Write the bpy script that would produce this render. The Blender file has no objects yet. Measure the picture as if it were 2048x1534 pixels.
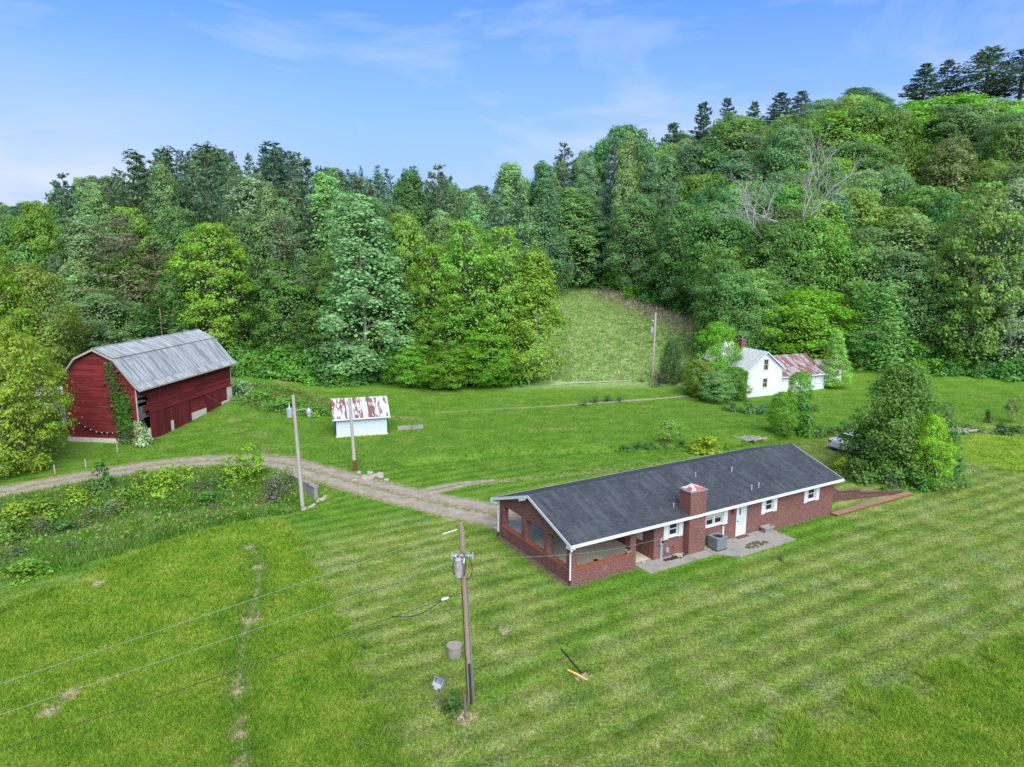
import bpy, math, random
import numpy as np
from mathutils import Vector, Matrix

scn = bpy.context.scene
col = scn.collection
rad = math.radians

# ------------------------------------------------------------------ camera
F, PITCH, CH = 1418.0, 0.18, 17.209          # focal length in photo pixels, tilt down, height
cd = bpy.data.cameras.new('camera')
cam = bpy.data.objects.new('camera', cd); col.objects.link(cam)
cam.location = (0, 0, CH); cam.rotation_euler = (math.pi/2 - PITCH, 0, 0)
cd.sensor_width = 36.0; cd.lens = 36.0*F/2048; cd.clip_start = 0.1; cd.clip_end = 5000
scn.camera = cam

# ------------------------------------------------------------------ world, sun, exposure
SUN_EL, SUN_AZ = rad(47), rad(163)           # azimuth from +Y clockwise: behind the camera
w = bpy.data.worlds.new('World'); scn.world = w; w.use_nodes = True
nt = w.node_tree; nt.nodes.clear()
def wn(t, **k):
    n = nt.nodes.new(t)
    for a, b in k.items(): setattr(n, a, b)
    return n
sky = wn('ShaderNodeTexSky', sky_type='NISHITA', sun_disc=False)
sky.sun_elevation = SUN_EL; sky.sun_rotation = SUN_AZ
sky.air_density = 1.0; sky.dust_density = 0.6; sky.ozone_density = 2.0
bg = wn('ShaderNodeBackground'); bg.inputs[1].default_value = 0.066
wo = wn('ShaderNodeOutputWorld')
tc = wn('ShaderNodeTexCoord')
mp = wn('ShaderNodeMapping'); mp.inputs['Scale'].default_value = (1.6, 1.6, 6.0); mp.inputs['Rotation'].default_value = (0.15, 0.1, 0.4)
nz = wn('ShaderNodeTexNoise'); nz.inputs['Scale'].default_value = 1.5; nz.inputs['Detail'].default_value = 7; nz.inputs['Roughness'].default_value = 0.58; nz.inputs['Distortion'].default_value = 0.5
rp = wn('ShaderNodeValToRGB'); rp.color_ramp.elements[0].position = 0.50; rp.color_ramp.elements[1].position = 0.80
rp.color_ramp.elements[1].color = (0.75, 0.75, 0.75, 1)
sx = wn('ShaderNodeSeparateXYZ')
hz = wn('ShaderNodeMapRange'); hz.interpolation_type = 'SMOOTHSTEP'
hz.inputs[1].default_value = 0.40; hz.inputs[2].default_value = 0.0; hz.inputs[3].default_value = 0.0; hz.inputs[4].default_value = 0.92
mx = wn('ShaderNodeMix', data_type='RGBA'); mx.inputs[7].default_value = (4.3, 4.5, 5.1, 1)
hm = wn('ShaderNodeMix', data_type='RGBA'); hm.inputs[7].default_value = (2.35, 3.2, 5.1, 1)
ad = wn('ShaderNodeMath', operation='MAXIMUM')
tint = wn('ShaderNodeMix', data_type='RGBA', blend_type='MULTIPLY'); tint.inputs[0].default_value = 1.0; tint.inputs[7].default_value = (0.34, 0.66, 1.20, 1)
L = nt.links.new
L(tc.outputs['Generated'], mp.inputs[0]); L(mp.outputs[0], nz.inputs['Vector']); L(nz.outputs[0], rp.inputs[0])
L(tc.outputs['Generated'], sx.inputs[0]); L(sx.outputs[2], hz.inputs[0])
bank = wn('ShaderNodeMapRange'); bank.interpolation_type = 'SMOOTHSTEP'         # a low bank of thin cloud to the left
for i_, v_ in enumerate((-0.18, -0.56, 0.0, 0.9)): bank.inputs[i_+1].default_value = v_
low = wn('ShaderNodeMapRange'); low.interpolation_type = 'SMOOTHSTEP'
for i_, v_ in enumerate((0.26, 0.08, 0.0, 1.0)): low.inputs[i_+1].default_value = v_
bn_ = wn('ShaderNodeMapRange')
for i_, v_ in enumerate((0.30, 0.62, 0.25, 1.0)): bn_.inputs[i_+1].default_value = v_
m1 = wn('ShaderNodeMath', operation='MULTIPLY'); m2 = wn('ShaderNodeMath', operation='MULTIPLY'); ad2 = wn('ShaderNodeMath', operation='MAXIMUM')
L(sx.outputs[0], bank.inputs[0]); L(sx.outputs[2], low.inputs[0]); L(nz.outputs[0], bn_.inputs[0])
L(bank.outputs[0], m1.inputs[0]); L(low.outputs[0], m1.inputs[1]); L(m1.outputs[0], m2.inputs[0]); L(bn_.outputs[0], m2.inputs[1])
L(rp.outputs[0], ad2.inputs[0]); L(m2.outputs[0], ad2.inputs[1]); L(hz.outputs[0], hm.inputs[0]); L(tint.outputs[2], hm.inputs[6]); L(hm.outputs[2], mx.inputs[6]); L(ad2.outputs[0], mx.inputs[0])
L(sky.outputs[0], tint.inputs[6]); L(mx.outputs[2], bg.inputs[0]); L(bg.outputs[0], wo.inputs[0])
sd = bpy.data.lights.new('sun', 'SUN'); sd.energy = 2.5; sd.angle = rad(62); sd.color = (1, 0.96, 0.9)
so = bpy.data.objects.new('sun', sd); col.objects.link(so)
sdir = Vector((math.sin(SUN_AZ)*math.cos(SUN_EL), math.cos(SUN_AZ)*math.cos(SUN_EL), math.sin(SUN_EL)))
so.rotation_euler = sdir.to_track_quat('Z', 'Y').to_euler()
vs = scn.view_settings; vs.view_transform = 'Standard'; vs.look = 'None'; vs.exposure = 1.55; vs.gamma = 1; vs.use_curve_mapping = False
scn.cycles.max_bounces = 8; scn.cycles.diffuse_bounces = 5; scn.cycles.glossy_bounces = 2; scn.cycles.transmission_bounces = 5
scn.cycles.use_denoising = False

# ------------------------------------------------------------------ tagging and mesh helpers
def tag(o, label=None, cat=None, group=None, kind=None):
    if label: o['label'] = label
    if cat: o['category'] = cat
    if group: o['group'] = group
    if kind: o['kind'] = kind
    return o
def empty(name, loc=(0, 0, 0), rz=0.0, label=None, cat=None, group=None):
    o = bpy.data.objects.new(name, None); col.objects.link(o)
    o.location = loc; o.rotation_euler = (0, 0, rz); o.empty_display_size = 0.3
    return tag(o, label, cat, group)
def link(name, me, mat=None, parent=None):
    o = bpy.data.objects.new(name, me); col.objects.link(o)
    if mat is not None and len(me.materials) == 0: me.materials.append(mat)
    if parent is not None: o.parent = parent
    return o
class MB:
    def __init__(s): s.v = []; s.f = []
    def box(s, x0, x1, y0, y1, z0, z1, M=None):
        b = len(s.v)
        for x, y, z in ((x0,y0,z0),(x1,y0,z0),(x1,y1,z0),(x0,y1,z0),(x0,y0,z1),(x1,y0,z1),(x1,y1,z1),(x0,y1,z1)):
            p = Vector((x, y, z)); s.v.append(tuple(M @ p) if M else tuple(p))
        for q in ((0,3,2,1),(4,5,6,7),(0,1,5,4),(1,2,6,5),(2,3,7,6),(3,0,4,7)): s.f.append(tuple(b+i for i in q))
        return s
    def hexa(s, pts):                                  # 8 corners, bottom 4 then top 4
        b = len(s.v); s.v += [tuple(p) for p in pts]
        for q in ((0,3,2,1),(4,5,6,7),(0,1,5,4),(1,2,6,5),(2,3,7,6),(3,0,4,7)): s.f.append(tuple(b+i for i in q))
        return s
    def prism(s, poly, d):                             # polygon (3-D points) swept by vector d
        b = len(s.v); n = len(poly); d = Vector(d)
        s.v += [tuple(p) for p in poly] + [tuple(Vector(p)+d) for p in poly]
        s.f.append(tuple(b+i for i in range(n-1, -1, -1))); s.f.append(tuple(b+n+i for i in range(n)))
        for i in range(n): j = (i+1) % n; s.f.append((b+i, b+j, b+n+j, b+n+i))
        return s
    def tube(s, pts, r, n=8, cap=True):
        pts = [Vector(p) for p in pts]; m = len(pts)
        rr = r if hasattr(r, '__len__') else [r]*m
        b = len(s.v); up = Vector((0, 0, 1))
        for i, p in enumerate(pts):
            t = (pts[min(i+1, m-1)] - pts[max(i-1, 0)]).normalized()
            a = t.cross(up if abs(t.z) < 0.9 else Vector((1, 0, 0))).normalized(); c = a.cross(t)
            for k in range(n):
                g = 2*math.pi*k/n; s.v.append(tuple(p + (a*math.cos(g) + c*math.sin(g))*rr[i]))
        for i in range(m-1):
            for k in range(n):
                k2 = (k+1) % n; s.f.append((b+i*n+k, b+i*n+k2, b+(i+1)*n+k2, b+(i+1)*n+k))
        if cap:
            s.f.append(tuple(b+k for k in range(n-1, -1, -1))); s.f.append(tuple(b+(m-1)*n+k for k in range(n)))
        return s
    def bar(s, p, q, wx, wy):                          # rectangular bar from p to q
        p, q = Vector(p), Vector(q); t = (q-p).normalized()
        a = t.cross(Vector((0, 0, 1)) if abs(t.z) < 0.95 else Vector((1, 0, 0))).normalized(); c = a.cross(t)
        P = []
        for e in (p, q):
            for i, j in ((-1,-1),(1,-1),(1,1),(-1,1)): P.append(e + a*(i*wx/2) + c*(j*wy/2))
        return s.hexa(P)
    def quad(s, a, b, c, d):
        n = len(s.v); s.v += [tuple(a), tuple(b), tuple(c), tuple(d)]; s.f.append((n, n+1, n+2, n+3)); return s
    def mesh(s, name):
        me = bpy.data.meshes.new(name); me.from_pydata(s.v, [], s.f); me.update(); return me
    def build(s, name, mat, parent=None, smooth=False):
        me = s.mesh(name)
        if smooth: me.polygons.foreach_set('use_smooth', [True]*len(me.polygons))
        return link(name, me, mat, parent)
def np_mesh(name, V, faces_n, attrs=None):
    """V: (N,3); every face has faces_n consecutive vertices"""
    me = bpy.data.meshes.new(name); n = len(V)//faces_n
    me.vertices.add(len(V)); me.vertices.foreach_set('co', np.ascontiguousarray(V, np.float32).ravel())
    me.loops.add(len(V)); me.loops.foreach_set('vertex_index', np.arange(len(V), dtype=np.int32))
    me.polygons.add(n); me.polygons.foreach_set('loop_start', np.arange(0, len(V), faces_n, dtype=np.int32))
    me.update(calc_edges=True)
    for k, a in (attrs or {}).items():
        at = me.attributes.new(k, 'FLOAT', 'POINT'); at.data.foreach_set('value', np.ascontiguousarray(a, np.float32))
    return me

# ------------------------------------------------------------------ terrain
TH = 0.527; XA, YA = 3.09, 35.089; HL, HW = 21.6, 7.65
ct, st = math.cos(TH), math.sin(TH)
def hw2(x, y): return XA + x*ct - y*st, YA + x*st + y*ct          # house frame to world
def ray(u, v):
    X = (u-1024)/F; Y = -(v-767)/F; c, s = math.cos(PITCH), math.sin(PITCH)
    return X, c + Y*s, -s + Y*c
def flat(u, v, z=0.0):
    d = ray(u, v); t = (z-CH)/d[2]; return d[0]*t, d[1]*t
def pl(u, y, z=0.0):                                              # x of the point seen in column u at distance y
    return (u-1024)/F*(y*math.cos(PITCH) + (CH-z)*math.sin(PITCH))
def vz(v, y):                                                     # height seen at row v at distance y
    return CH - y*math.tan(math.atan((v-767)/F) + PITCH)
def sd_poly(x, y, poly):                                          # signed distance, negative inside
    x = np.asarray(x, float); y = np.asarray(y, float)
    d = np.full(x.shape, 1e9); ins = np.zeros(x.shape, bool); n = len(poly)
    for i in range(n):
        ax, ay = poly[i]; bx, by = poly[(i+1) % n]; ex, ey = bx-ax, by-ay
        t = np.clip(((x-ax)*ex + (y-ay)*ey)/(ex*ex+ey*ey+1e-12), 0, 1)
        d = np.minimum(d, np.hypot(x-ax-ex*t, y-ay-ey*t))
        c = ((ay > y) != (by > y)) & (x < (bx-ax)*(y-ay)/((by-ay) if by != ay else 1e-12) + ax)
        ins ^= c
    return np.where(ins, -d, d)
def d_line(x, y, pts):
    x = np.asarray(x, float); y = np.asarray(y, float); d = np.full(x.shape, 1e9)
    for i in range(len(pts)-1):
        ax, ay = pts[i][:2]; bx, by = pts[i+1][:2]; ex, ey = bx-ax, by-ay
        t = np.clip(((x-ax)*ex + (y-ay)*ey)/(ex*ex+ey*ey+1e-12), 0, 1)
        d = np.minimum(d, np.hypot(x-ax-ex*t, y-ay-ey*t))
    return d
def sstep(a, b, x):
    t = np.clip((x-a)/(b-a), 0, 1); return t*t*(3-2*t)
FOOT = ([-260,-160,-90,-60,-42,-20,0,20,34,50,70,90,130,220], [110,105,98,96,95,94,96,95,104,103,99,92,86,80])
HILL = ([-300,-200,-160,-110,-75,-50,-30,-10,5,20,32,45,60,90,140,260], [16,15,12,24,30,33,28,19,17,18,24,35,44,51,55,58])
DITCH = [flat(u, v) for u, v in ((-700,1110),(0,1075),(200,1030),(400,1003),(520,990),(572,992))]
CREEK = [flat(u, v) for u, v in ((820,925),(900,915),(1000,905),(1240,897),(1420,893),(1560,870),(1700,868),(1900,858),(2100,862))]
DRIVE = [flat(u, v) for u, v in ((-260,1030),(0,986),(130,960),(300,932),(400,922),(480,920),(560,925),(640,946),(740,975),(850,1002),(930,1018),(985,1030),(1040,1050))]
PIT = [hw2(*p) for p in ((21.55,-0.3),(30.0,-0.5),(29.9,0.1),(21.55,3.85))]
def sm_interp(x, xs, ys):
    x = np.asarray(x, float); r = 0
    for o in (-12, -6, 0, 6, 12): r = r + np.interp(x+o, xs, ys)
    return r/5
def zf(x, y):
    x = np.asarray(x, float); y = np.asarray(y, float)
    d = y - sm_interp(x, *FOOT); D = 92.0
    t = d/D
    soft = 0.06*np.log1p(np.exp(np.clip(t/0.06, -40, 40)))
    soft = soft - 0.05*np.log1p(np.exp(np.clip((soft-1)/0.05, -40, 40)))
    z = sm_interp(x, *HILL)*soft
    z = z + 0.35*np.sin(x*0.05+1)*np.sin(y*0.06)*sstep(60, 90, y)
    z = z + 0.9*sstep(66, 84, y)*sstep(-24, -34, x)*(1-sstep(90, 110, y))                     # the bank behind the barn
    z = z - 1.2*np.exp(-(d_line(x, y, DITCH)/2.6)**2)*sstep(1.6, 3.4, d_line(x, y, DRIVE))
    z = z - 0.45*np.exp(-(d_line(x, y, CREEK)/0.9)**2)
    sp = sd_poly(x, y, PIT)
    lx = (x-XA)*ct + (y-YA)*st
    z = np.where(sp < 0, -0.75*np.clip((30-lx)/8.0, 0, 1), z)
    far = np.exp(-(((x+250)/120)**2 + ((y-380)/130)**2))
    z = z + 16*far
    return z
def z1(x, y): return float(zf(np.array([x]), np.array([y]))[0])
def G(u, v):                                                      # the ground point seen at a pixel
    d = ray(u, v); t = 20.0
    while t < 700:
        p = (d[0]*t, d[1]*t, CH + d[2]*t)
        if p[2] < z1(p[0], p[1]): break
        t += 1.0
    a, b = t-1.0, t
    for _ in range(12):
        m = (a+b)/2
        if CH + d[2]*m < z1(d[0]*m, d[1]*m): b = m
        else: a = m
    return d[0]*b, d[1]*b
FP = lambda *pts: [flat(u, v) for u, v in pts]
# regions of the ground, traced on the flat valley floor
MEADOW_L = FP((-500,1330),(-200,1290),(0,1222),(150,1160),(320,1092),(440,1056),(530,1042),(580,1062),(606,1110),(640,1190),(672,1270),(705,1350),(740,1430),(790,1534),(900,1750),(-900,1750))
MEADOW_R = FP((1380,1640),(1500,1520),(1640,1455),(1800,1380),(2048,1285),(2400,1180),(2400,1640))
FIELD_R = FP((1850,875),(1930,868),(2300,880),(2300,985),(2048,945),(1960,930),(1890,915))
BRUSH = FP((-600,1060),(0,1003),(180,968),(330,950),(470,940),(560,942),(598,962),(604,1004),(560,1022),(430,1056),(250,1108),(100,1150),(0,1178),(-600,1340))
STRIP = FP((500,1090),(522,1128),(516,1175),(500,1240),(482,1300),(474,1380),(478,1450),(492,1534),(510,1620))
SPOTS = FP((495,1097),(515,1135),(512,1182),(498,1245),(490,1268),(476,1385),(482,1440),(478,1475),(485,1525),(492,1545),(195,1168),(100,1425),(138,1392),(1010,1262),(1165,1355),(930,1440))
MEADOW_H = [G(u, v) for u, v in ((1022,774),(1050,720),(1075,650),(1095,600),(1112,574),(1135,566),(1200,581),(1270,610),(1340,632),(1405,660),(1400,700),(1395,745),(1370,768),(1250,772))]
DRIVE_W = [1.4,1.4,1.35,1.35,1.4,1.45,1.5,1.5,1.55,1.7,1.9,1.9,1.7]
TRACK = FP((545,922),(540,895),(515,870),(480,850),(455,838))
PATH = FP((865,826),(950,818),(1050,813),(1150,806),(1250,799),(1330,794),(1400,788))
SLABS = [[hw2(*p) for p in q] for q in (((-0.1,-0.1),(HL+0.1,-0.1),(HL+0.1,HW+1.3),(-0.1,HW+1.3)), ((4.3,-1.25),(9.4,-1.2),(9.4,0),(4.3,0)), ((9.4,-1.15),(10.45,-2.15),(15.3,-2.1),(15.4,0),(9.4,0)))]
NEARWALL = [hw2(21.5,-0.6), hw2(29.6,-0.6)]
def masks(x, y):
    x = np.asarray(x, float); y = np.asarray(y, float)
    m = {}
    sl = sd_poly(x, y, MEADOW_L); sr = sd_poly(x, y, MEADOW_R); sf = sd_poly(x, y, FIELD_R)
    wb = 0.38*np.sin(1.3*x+0.7*y) + 0.30*np.sin(-0.9*x+2.1*y+1) + 0.22*np.sin(3.1*x-1.7*y) + 0.16*np.sin(5.3*x+4.1*y)
    sl, sr, sf = sl+wb, sr+1.3*wb, sf+wb
    m['meadow'] = np.maximum(np.maximum(sstep(1.1, -1.1, sl), sstep(1.5, -1.5, sr)), sstep(1.0, -1.0, sf))
    sb = sd_poly(x, y, BRUSH); m['brush'] = sstep(0.8, -0.8, sb)
    edge = np.exp(-((sl-0.35)/0.28)**2)*(x > -10)*0.55
    st_ = np.exp(-(d_line(x, y, STRIP)/0.17)**2)*0.75
    for i, (a, b) in enumerate(SPOTS):
        r = (0.30 + 0.12*math.sin(i*2.7)) if i < 10 else 0.36
        st_ = np.maximum(st_, np.exp(-(((x-a)/r)**2 + ((y-b)/(r*1.3))**2)))
    m['straw'] = np.clip(np.maximum(st_, edge*0.5), 0, 1)
    m['ring'] = np.exp(-(d_line(x, y, STRIP)/0.7)**2)
    hill = sstep(2, 10, y - sm_interp(x, *FOOT))
    mh = sd_poly(x, y, MEADOW_H); m['hay'] = sstep(3, -2, mh)
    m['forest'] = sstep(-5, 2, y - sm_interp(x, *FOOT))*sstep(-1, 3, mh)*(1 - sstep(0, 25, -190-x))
    lx = (x-XA)*ct + (y-YA)*st; ly = -(x-XA)*st + (y-YA)*ct
    m['lush'] = np.clip(np.maximum(sstep(10, 16, ly), sstep(66, 74, y))*sstep(110, 100, y)*0.95 + np.exp(-(np.maximum(np.abs(lx-10)-10, 0)**2 + np.maximum(np.abs(ly-3)-4.6, 0)**2)/2.2) + 0.8*np.exp(-(d_line(x, y, FP((955,1405),(1090,1320),(1160,1275),(1250,1225)))/0.45)**2), 0, 1)
    dr = d_line(x, y, DRIVE)
    m['dry'] = np.clip(np.exp(-(np.maximum(dr-1.5, 0)/0.5)**2)*0.75 + 0.42*np.exp(-(d_line(x, y, TRACK)/1.6)**2)
        + 0.5*np.exp(-(d_line(x, y, FP((470,775),(560,778),(660,806)))/1.2)**2)
        + 0.55*np.exp(-(d_line(x, y, FP((900,972),(1000,962),(1150,948),(1260,935)))/0.8)**2)
        + 0.6*np.exp(-(d_line(x, y, FP((1040,860),(1150,856)))/0.7)**2) + 0.6*np.exp(-(d_line(x, y, FP((790,832),(830,836)))/0.9)**2)
        + 0.7*np.exp(-(d_line(x, y, FP((1880,862),(2000,858)))/1.0)**2), 0, 1)
    low = np.maximum(np.exp(-((lx+0.15)/0.3)**2)*((ly > -0.3) & (ly < HW)), np.exp(-((ly+0.15)/0.28)**2)*(((lx > -0.2) & (lx < 4.4)) | ((lx > 15) & (lx < 21.8))))
    m['soil'] = low
    m['mow'] = np.clip(1 - m['meadow'] - m['brush'], 0, 1)*sstep(62, 52, y)
    return m

# ------------------------------------------------------------------ materials
class N:
    def __init__(s, name, disp=False):
        s.m = bpy.data.materials.new(name); s.m.use_nodes = True; s.t = s.m.node_tree; s.t.nodes.clear()
        s.out = s.t.nodes.new('ShaderNodeOutputMaterial')
    def n(s, t, **k):
        x = s.t.nodes.new('ShaderNode'+t)
        for a, b in k.items(): setattr(x, a, b)
        return x
    def set(s, sock, v):
        if hasattr(v, 'is_linked') or isinstance(v, bpy.types.NodeSocket): s.t.links.new(v, sock)
        elif isinstance(v, (tuple, list)):
            sock.default_value = tuple(v) + (1,) if (len(v) == 3 and sock.type == 'RGBA') else tuple(v)
        else: sock.default_value = v
    def pos(s): return s.n('NewGeometry').outputs['Position']
    def obj(s): return s.n('TexCoord').outputs['Object']
    def attr(s, a): return s.n('Attribute', attribute_name=a).outputs['Fac']
    def noise(s, vec, scale, detail=3, rough=0.55, dist=0.0):
        x = s.n('TexNoise'); s.set(x.inputs['Vector'], vec); x.inputs['Scale'].default_value = scale
        x.inputs['Detail'].default_value = detail; x.inputs['Roughness'].default_value = rough; x.inputs['Distortion'].default_value = dist
        return x.outputs[0]
    def mapv(s, vec, scale=(1,1,1), rot=(0,0,0), loc=(0,0,0)):
        x = s.n('Mapping'); s.set(x.inputs[0], vec); x.inputs['Scale'].default_value = scale; x.inputs['Rotation'].default_value = rot; x.inputs['Location'].default_value = loc
        return x.outputs[0]
    def math(s, op, a, b=0.5, c=None, clamp=False):
        x = s.n('Math', operation=op, use_clamp=clamp); s.set(x.inputs[0], a); s.set(x.inputs[1], b)
        if c is not None: s.set(x.inputs[2], c)
        return x.outputs[0]
    def mr(s, v, a, b, c=0.0, d=1.0, smooth=True):
        x = s.n('MapRange'); x.interpolation_type = 'SMOOTHSTEP' if smooth else 'LINEAR'
        s.set(x.inputs[0], v); x.inputs[1].default_value = a; x.inputs[2].default_value = b; x.inputs[3].default_value = c; x.inputs[4].default_value = d
        return x.outputs[0]
    def mix(s, f, a, b, mode='MIX'):
        x = s.n('Mix', data_type='RGBA', blend_type=mode); s.set(x.inputs[0], f); s.set(x.inputs[6], a); s.set(x.inputs[7], b); return x.outputs[2]
    def ramp(s, f, stops):
        x = s.n('ValToRGB'); s.set(x.inputs[0], f); e = x.color_ramp.elements
        while len(e) < len(stops): e.new(0.5)
        for i, (p, c) in enumerate(stops): e[i].position = p; e[i].color = tuple(c)+(1,)
        return x.outputs[0]
    def hsv(s, c, h=0.5, sa=1.0, v=1.0):
        x = s.n('HueSaturation'); s.set(x.inputs['Hue'], h); s.set(x.inputs['Saturation'], sa); s.set(x.inputs['Value'], v); s.set(x.inputs['Color'], c); return x.outputs[0]
    def sep(s, v):
        x = s.n('SeparateXYZ'); s.set(x.inputs[0], v); return x.outputs
    def comb(s, a, b, c=0.0):
        x = s.n('CombineXYZ'); s.set(x.inputs[0], a); s.set(x.inputs[1], b); s.set(x.inputs[2], c); return x.outputs[0]
    def bump(s, h, strength=0.5, dist=0.02):
        x = s.n('Bump'); s.set(x.inputs['Height'], h); x.inputs['Strength'].default_value = strength; x.inputs['Distance'].default_value = dist; return x.outputs[0]
    def bsdf(s, color, rough=0.8, normal=None, metal=0.0, spec=0.3):
        x = s.n('BsdfPrincipled'); s.set(x.inputs['Base Color'], color); s.set(x.inputs['Roughness'], rough); s.set(x.inputs['Metallic'], metal)
        x.inputs['Specular IOR Level'].default_value = spec
        if normal is not None: s.set(x.inputs['Normal'], normal)
        s.t.links.new(x.outputs[0], s.out.inputs[0]); return x

def grass_color(n):
    P = n.pos()
    a = {k: n.attr(k) for k in ('meadow','brush','straw','hay','forest','lush','dry','mow','ring','soil')}
    big = n.noise(P, 0.09, 3); mid = n.noise(P, 0.55, 4, 0.6); sm = n.noise(P, 3.2, 4, 0.65); fine = n.noise(P, 8.0, 4, 0.75)
    x, y, z = n.sep(P)
    wob = n.math('MULTIPLY', n.math('SUBTRACT', mid, 0.5), 2.2)
    across = n.math('ADD', n.math('ADD', n.math('MULTIPLY', x, -st), n.math('MULTIPLY', y, ct)), n.math('MULTIPLY', wob, 0.22))
    along = n.math('ADD', n.math('MULTIPLY', x, ct), n.math('MULTIPLY', y, st))
    streak = n.noise(n.comb(n.math('MULTIPLY', along, 0.30), n.math('MULTIPLY', across, 3.2)), 1.0, 4, 0.65)
    wave = n.math('SINE', n.math('MULTIPLY', across, 2*math.pi/1.3))
    lawn = n.ramp(n.math('ADD', n.math('MULTIPLY', mid, 0.6), n.math('MULTIPLY', sm, 0.4)), [(0.34,(0.064,0.128,0.015)),(0.45,(0.110,0.180,0.023)),(0.56,(0.172,0.222,0.046)),(0.68,(0.265,0.272,0.125))])
    pale = n.math('MULTIPLY', n.mr(n.noise(n.mapv(P, (1, 1, 1), loc=(7, 3, 0)), 0.33, 5, 0.7), 0.52, 0.66), n.mr(fine, 0.40, 0.62))
    lawn = n.mix(n.math('MULTIPLY', pale, 0.65), lawn, (0.225, 0.265, 0.155))
    lawn = n.mix(n.math('MULTIPLY', n.mr(streak, 0.48, 0.68), 0.55), lawn, (0.215, 0.235, 0.085))
    lush = n.ramp(n.math('ADD', n.math('MULTIPLY', mid, 0.6), n.math('MULTIPLY', sm, 0.4)), [(0.3,(0.044,0.130,0.009)),(0.5,(0.074,0.176,0.012)),(0.68,(0.124,0.214,0.024))])
    lawn = n.mix(n.math('MULTIPLY', a['lush'], 0.85), lawn, lush)
    mval = n.math('ADD', 1.0, n.math('MULTIPLY', n.math('MULTIPLY', wave, a['mow']), n.mr(big, 0.35, 0.6, 0.10, 0.20)))
    lawn = n.hsv(lawn, v=mval)
    mead = n.ramp(n.math('ADD', n.math('MULTIPLY', mid, 0.55), n.math('MULTIPLY', sm, 0.45)), [(0.34,(0.082,0.174,0.014)),(0.45,(0.124,0.220,0.018)),(0.55,(0.172,0.254,0.025)),(0.68,(0.25,0.28,0.06))])
    mead = n.mix(n.math('MULTIPLY', a['ring'], 0.55), mead, (0.06, 0.15, 0.014))
    def edge(k): return n.mr(n.math('ADD', a[k], n.math('ADD', n.math('MULTIPLY', n.math('SUBTRACT', sm, 0.5), 1.0), n.math('MULTIPLY', n.math('SUBTRACT', mid, 0.5), 0.9))), 0.30, 0.70)
    c = n.mix(edge('meadow'), lawn, mead)
    br = n.ramp(mid, [(0.3,(0.06,0.135,0.022)),(0.5,(0.10,0.20,0.026)),(0.68,(0.18,0.21,0.075))])
    c = n.mix(edge('brush'), c, br)
    hay = n.ramp(n.math('ADD', n.math('MULTIPLY', n.noise(n.mapv(P, (1,2,1)), 0.7, 5, 0.7), 0.7), n.math('MULTIPLY', sm, 0.3)), [(0.34,(0.105,0.215,0.042)),(0.47,(0.17,0.275,0.070)),(0.58,(0.28,0.325,0.14)),(0.70,(0.45,0.44,0.28))])
    c = n.mix(a['hay'], c, hay)
    c = n.mix(edge('dry'), c, n.ramp(sm, [(0.35,(0.13,0.14,0.05)),(0.6,(0.25,0.225,0.12))]))
    c = n.mix(edge('straw'), c, n.ramp(fine, [(0.3,(0.19,0.16,0.08)),(0.65,(0.42,0.37,0.24))]))
    c = n.mix(edge('soil'), c, n.ramp(fine, [(0.3,(0.07,0.05,0.03)),(0.65,(0.17,0.13,0.085))]))
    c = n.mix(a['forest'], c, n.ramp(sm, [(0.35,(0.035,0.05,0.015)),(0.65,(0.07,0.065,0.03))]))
    g = n.math('ADD', n.math('MULTIPLY', fine, 0.6), n.math('MULTIPLY', n.noise(P, 22, 2, 0.6), 0.4))
    c = n.hsv(c, v=n.mr(g, 0.34, 0.66, 0.50, 1.45))
    return c, g, sm
n = N('grass_ground'); gc, gg, gs = grass_color(n)
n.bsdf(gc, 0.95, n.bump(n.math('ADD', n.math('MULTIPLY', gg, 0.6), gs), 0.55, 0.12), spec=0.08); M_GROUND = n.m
n = N('grass_blade'); gc, gg, gs = grass_color(n)
ri = n.n('NewGeometry').outputs['Random Per Island']
gc = n.hsv(gc, v=n.mr(ri, 0, 1, 1.15, 2.1, False))
b = n.bsdf(gc, 0.7, spec=0.15); tr = n.n('BsdfTranslucent'); n.set(tr.inputs[0], gc)
mxs = n.n('MixShader'); mxs.inputs[0].default_value = 0.45
n.t.links.new(b.outputs[0], mxs.inputs[1]); n.t.links.new(tr.outputs[0], mxs.inputs[2]); n.t.links.new(mxs.outputs[0], n.out.inputs[0]); M_BLADE = n.m

n = N('gravel'); P = n.pos(); gc, gg, gs = grass_color(n)
ac = n.attr('across')
vor = n.n('TexVoronoi'); n.set(vor.inputs['Vector'], P); vor.inputs['Scale'].default_value = 16
grav = n.ramp(n.math('ADD', n.math('MULTIPLY', n.noise(P, 1.2, 5, 0.7), 0.6), n.math('MULTIPLY', n.noise(P, 22, 3, 0.7), 0.4)), [(0.3,(0.15,0.122,0.085)),(0.5,(0.265,0.23,0.172)),(0.7,(0.40,0.355,0.28))])
aa = n.math('ABSOLUTE', ac)
nn = n.math('MULTIPLY', n.math('SUBTRACT', n.noise(P, 1.6, 4, 0.65), 0.5), 0.9)
e = n.mr(n.math('ADD', aa, nn), 0.72, 0.98)
mid_ = n.math('MULTIPLY', n.mr(n.math('ADD', aa, nn), 0.26, 0.02), n.attr('median'))
f_ = n.math('MAXIMUM', e, mid_)
n.bsdf(n.mix(f_, grav, gc), 0.95, n.bump(vor.outputs[0], 0.4, 0.03), spec=0.1); M_GRAVEL = n.m

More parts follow.
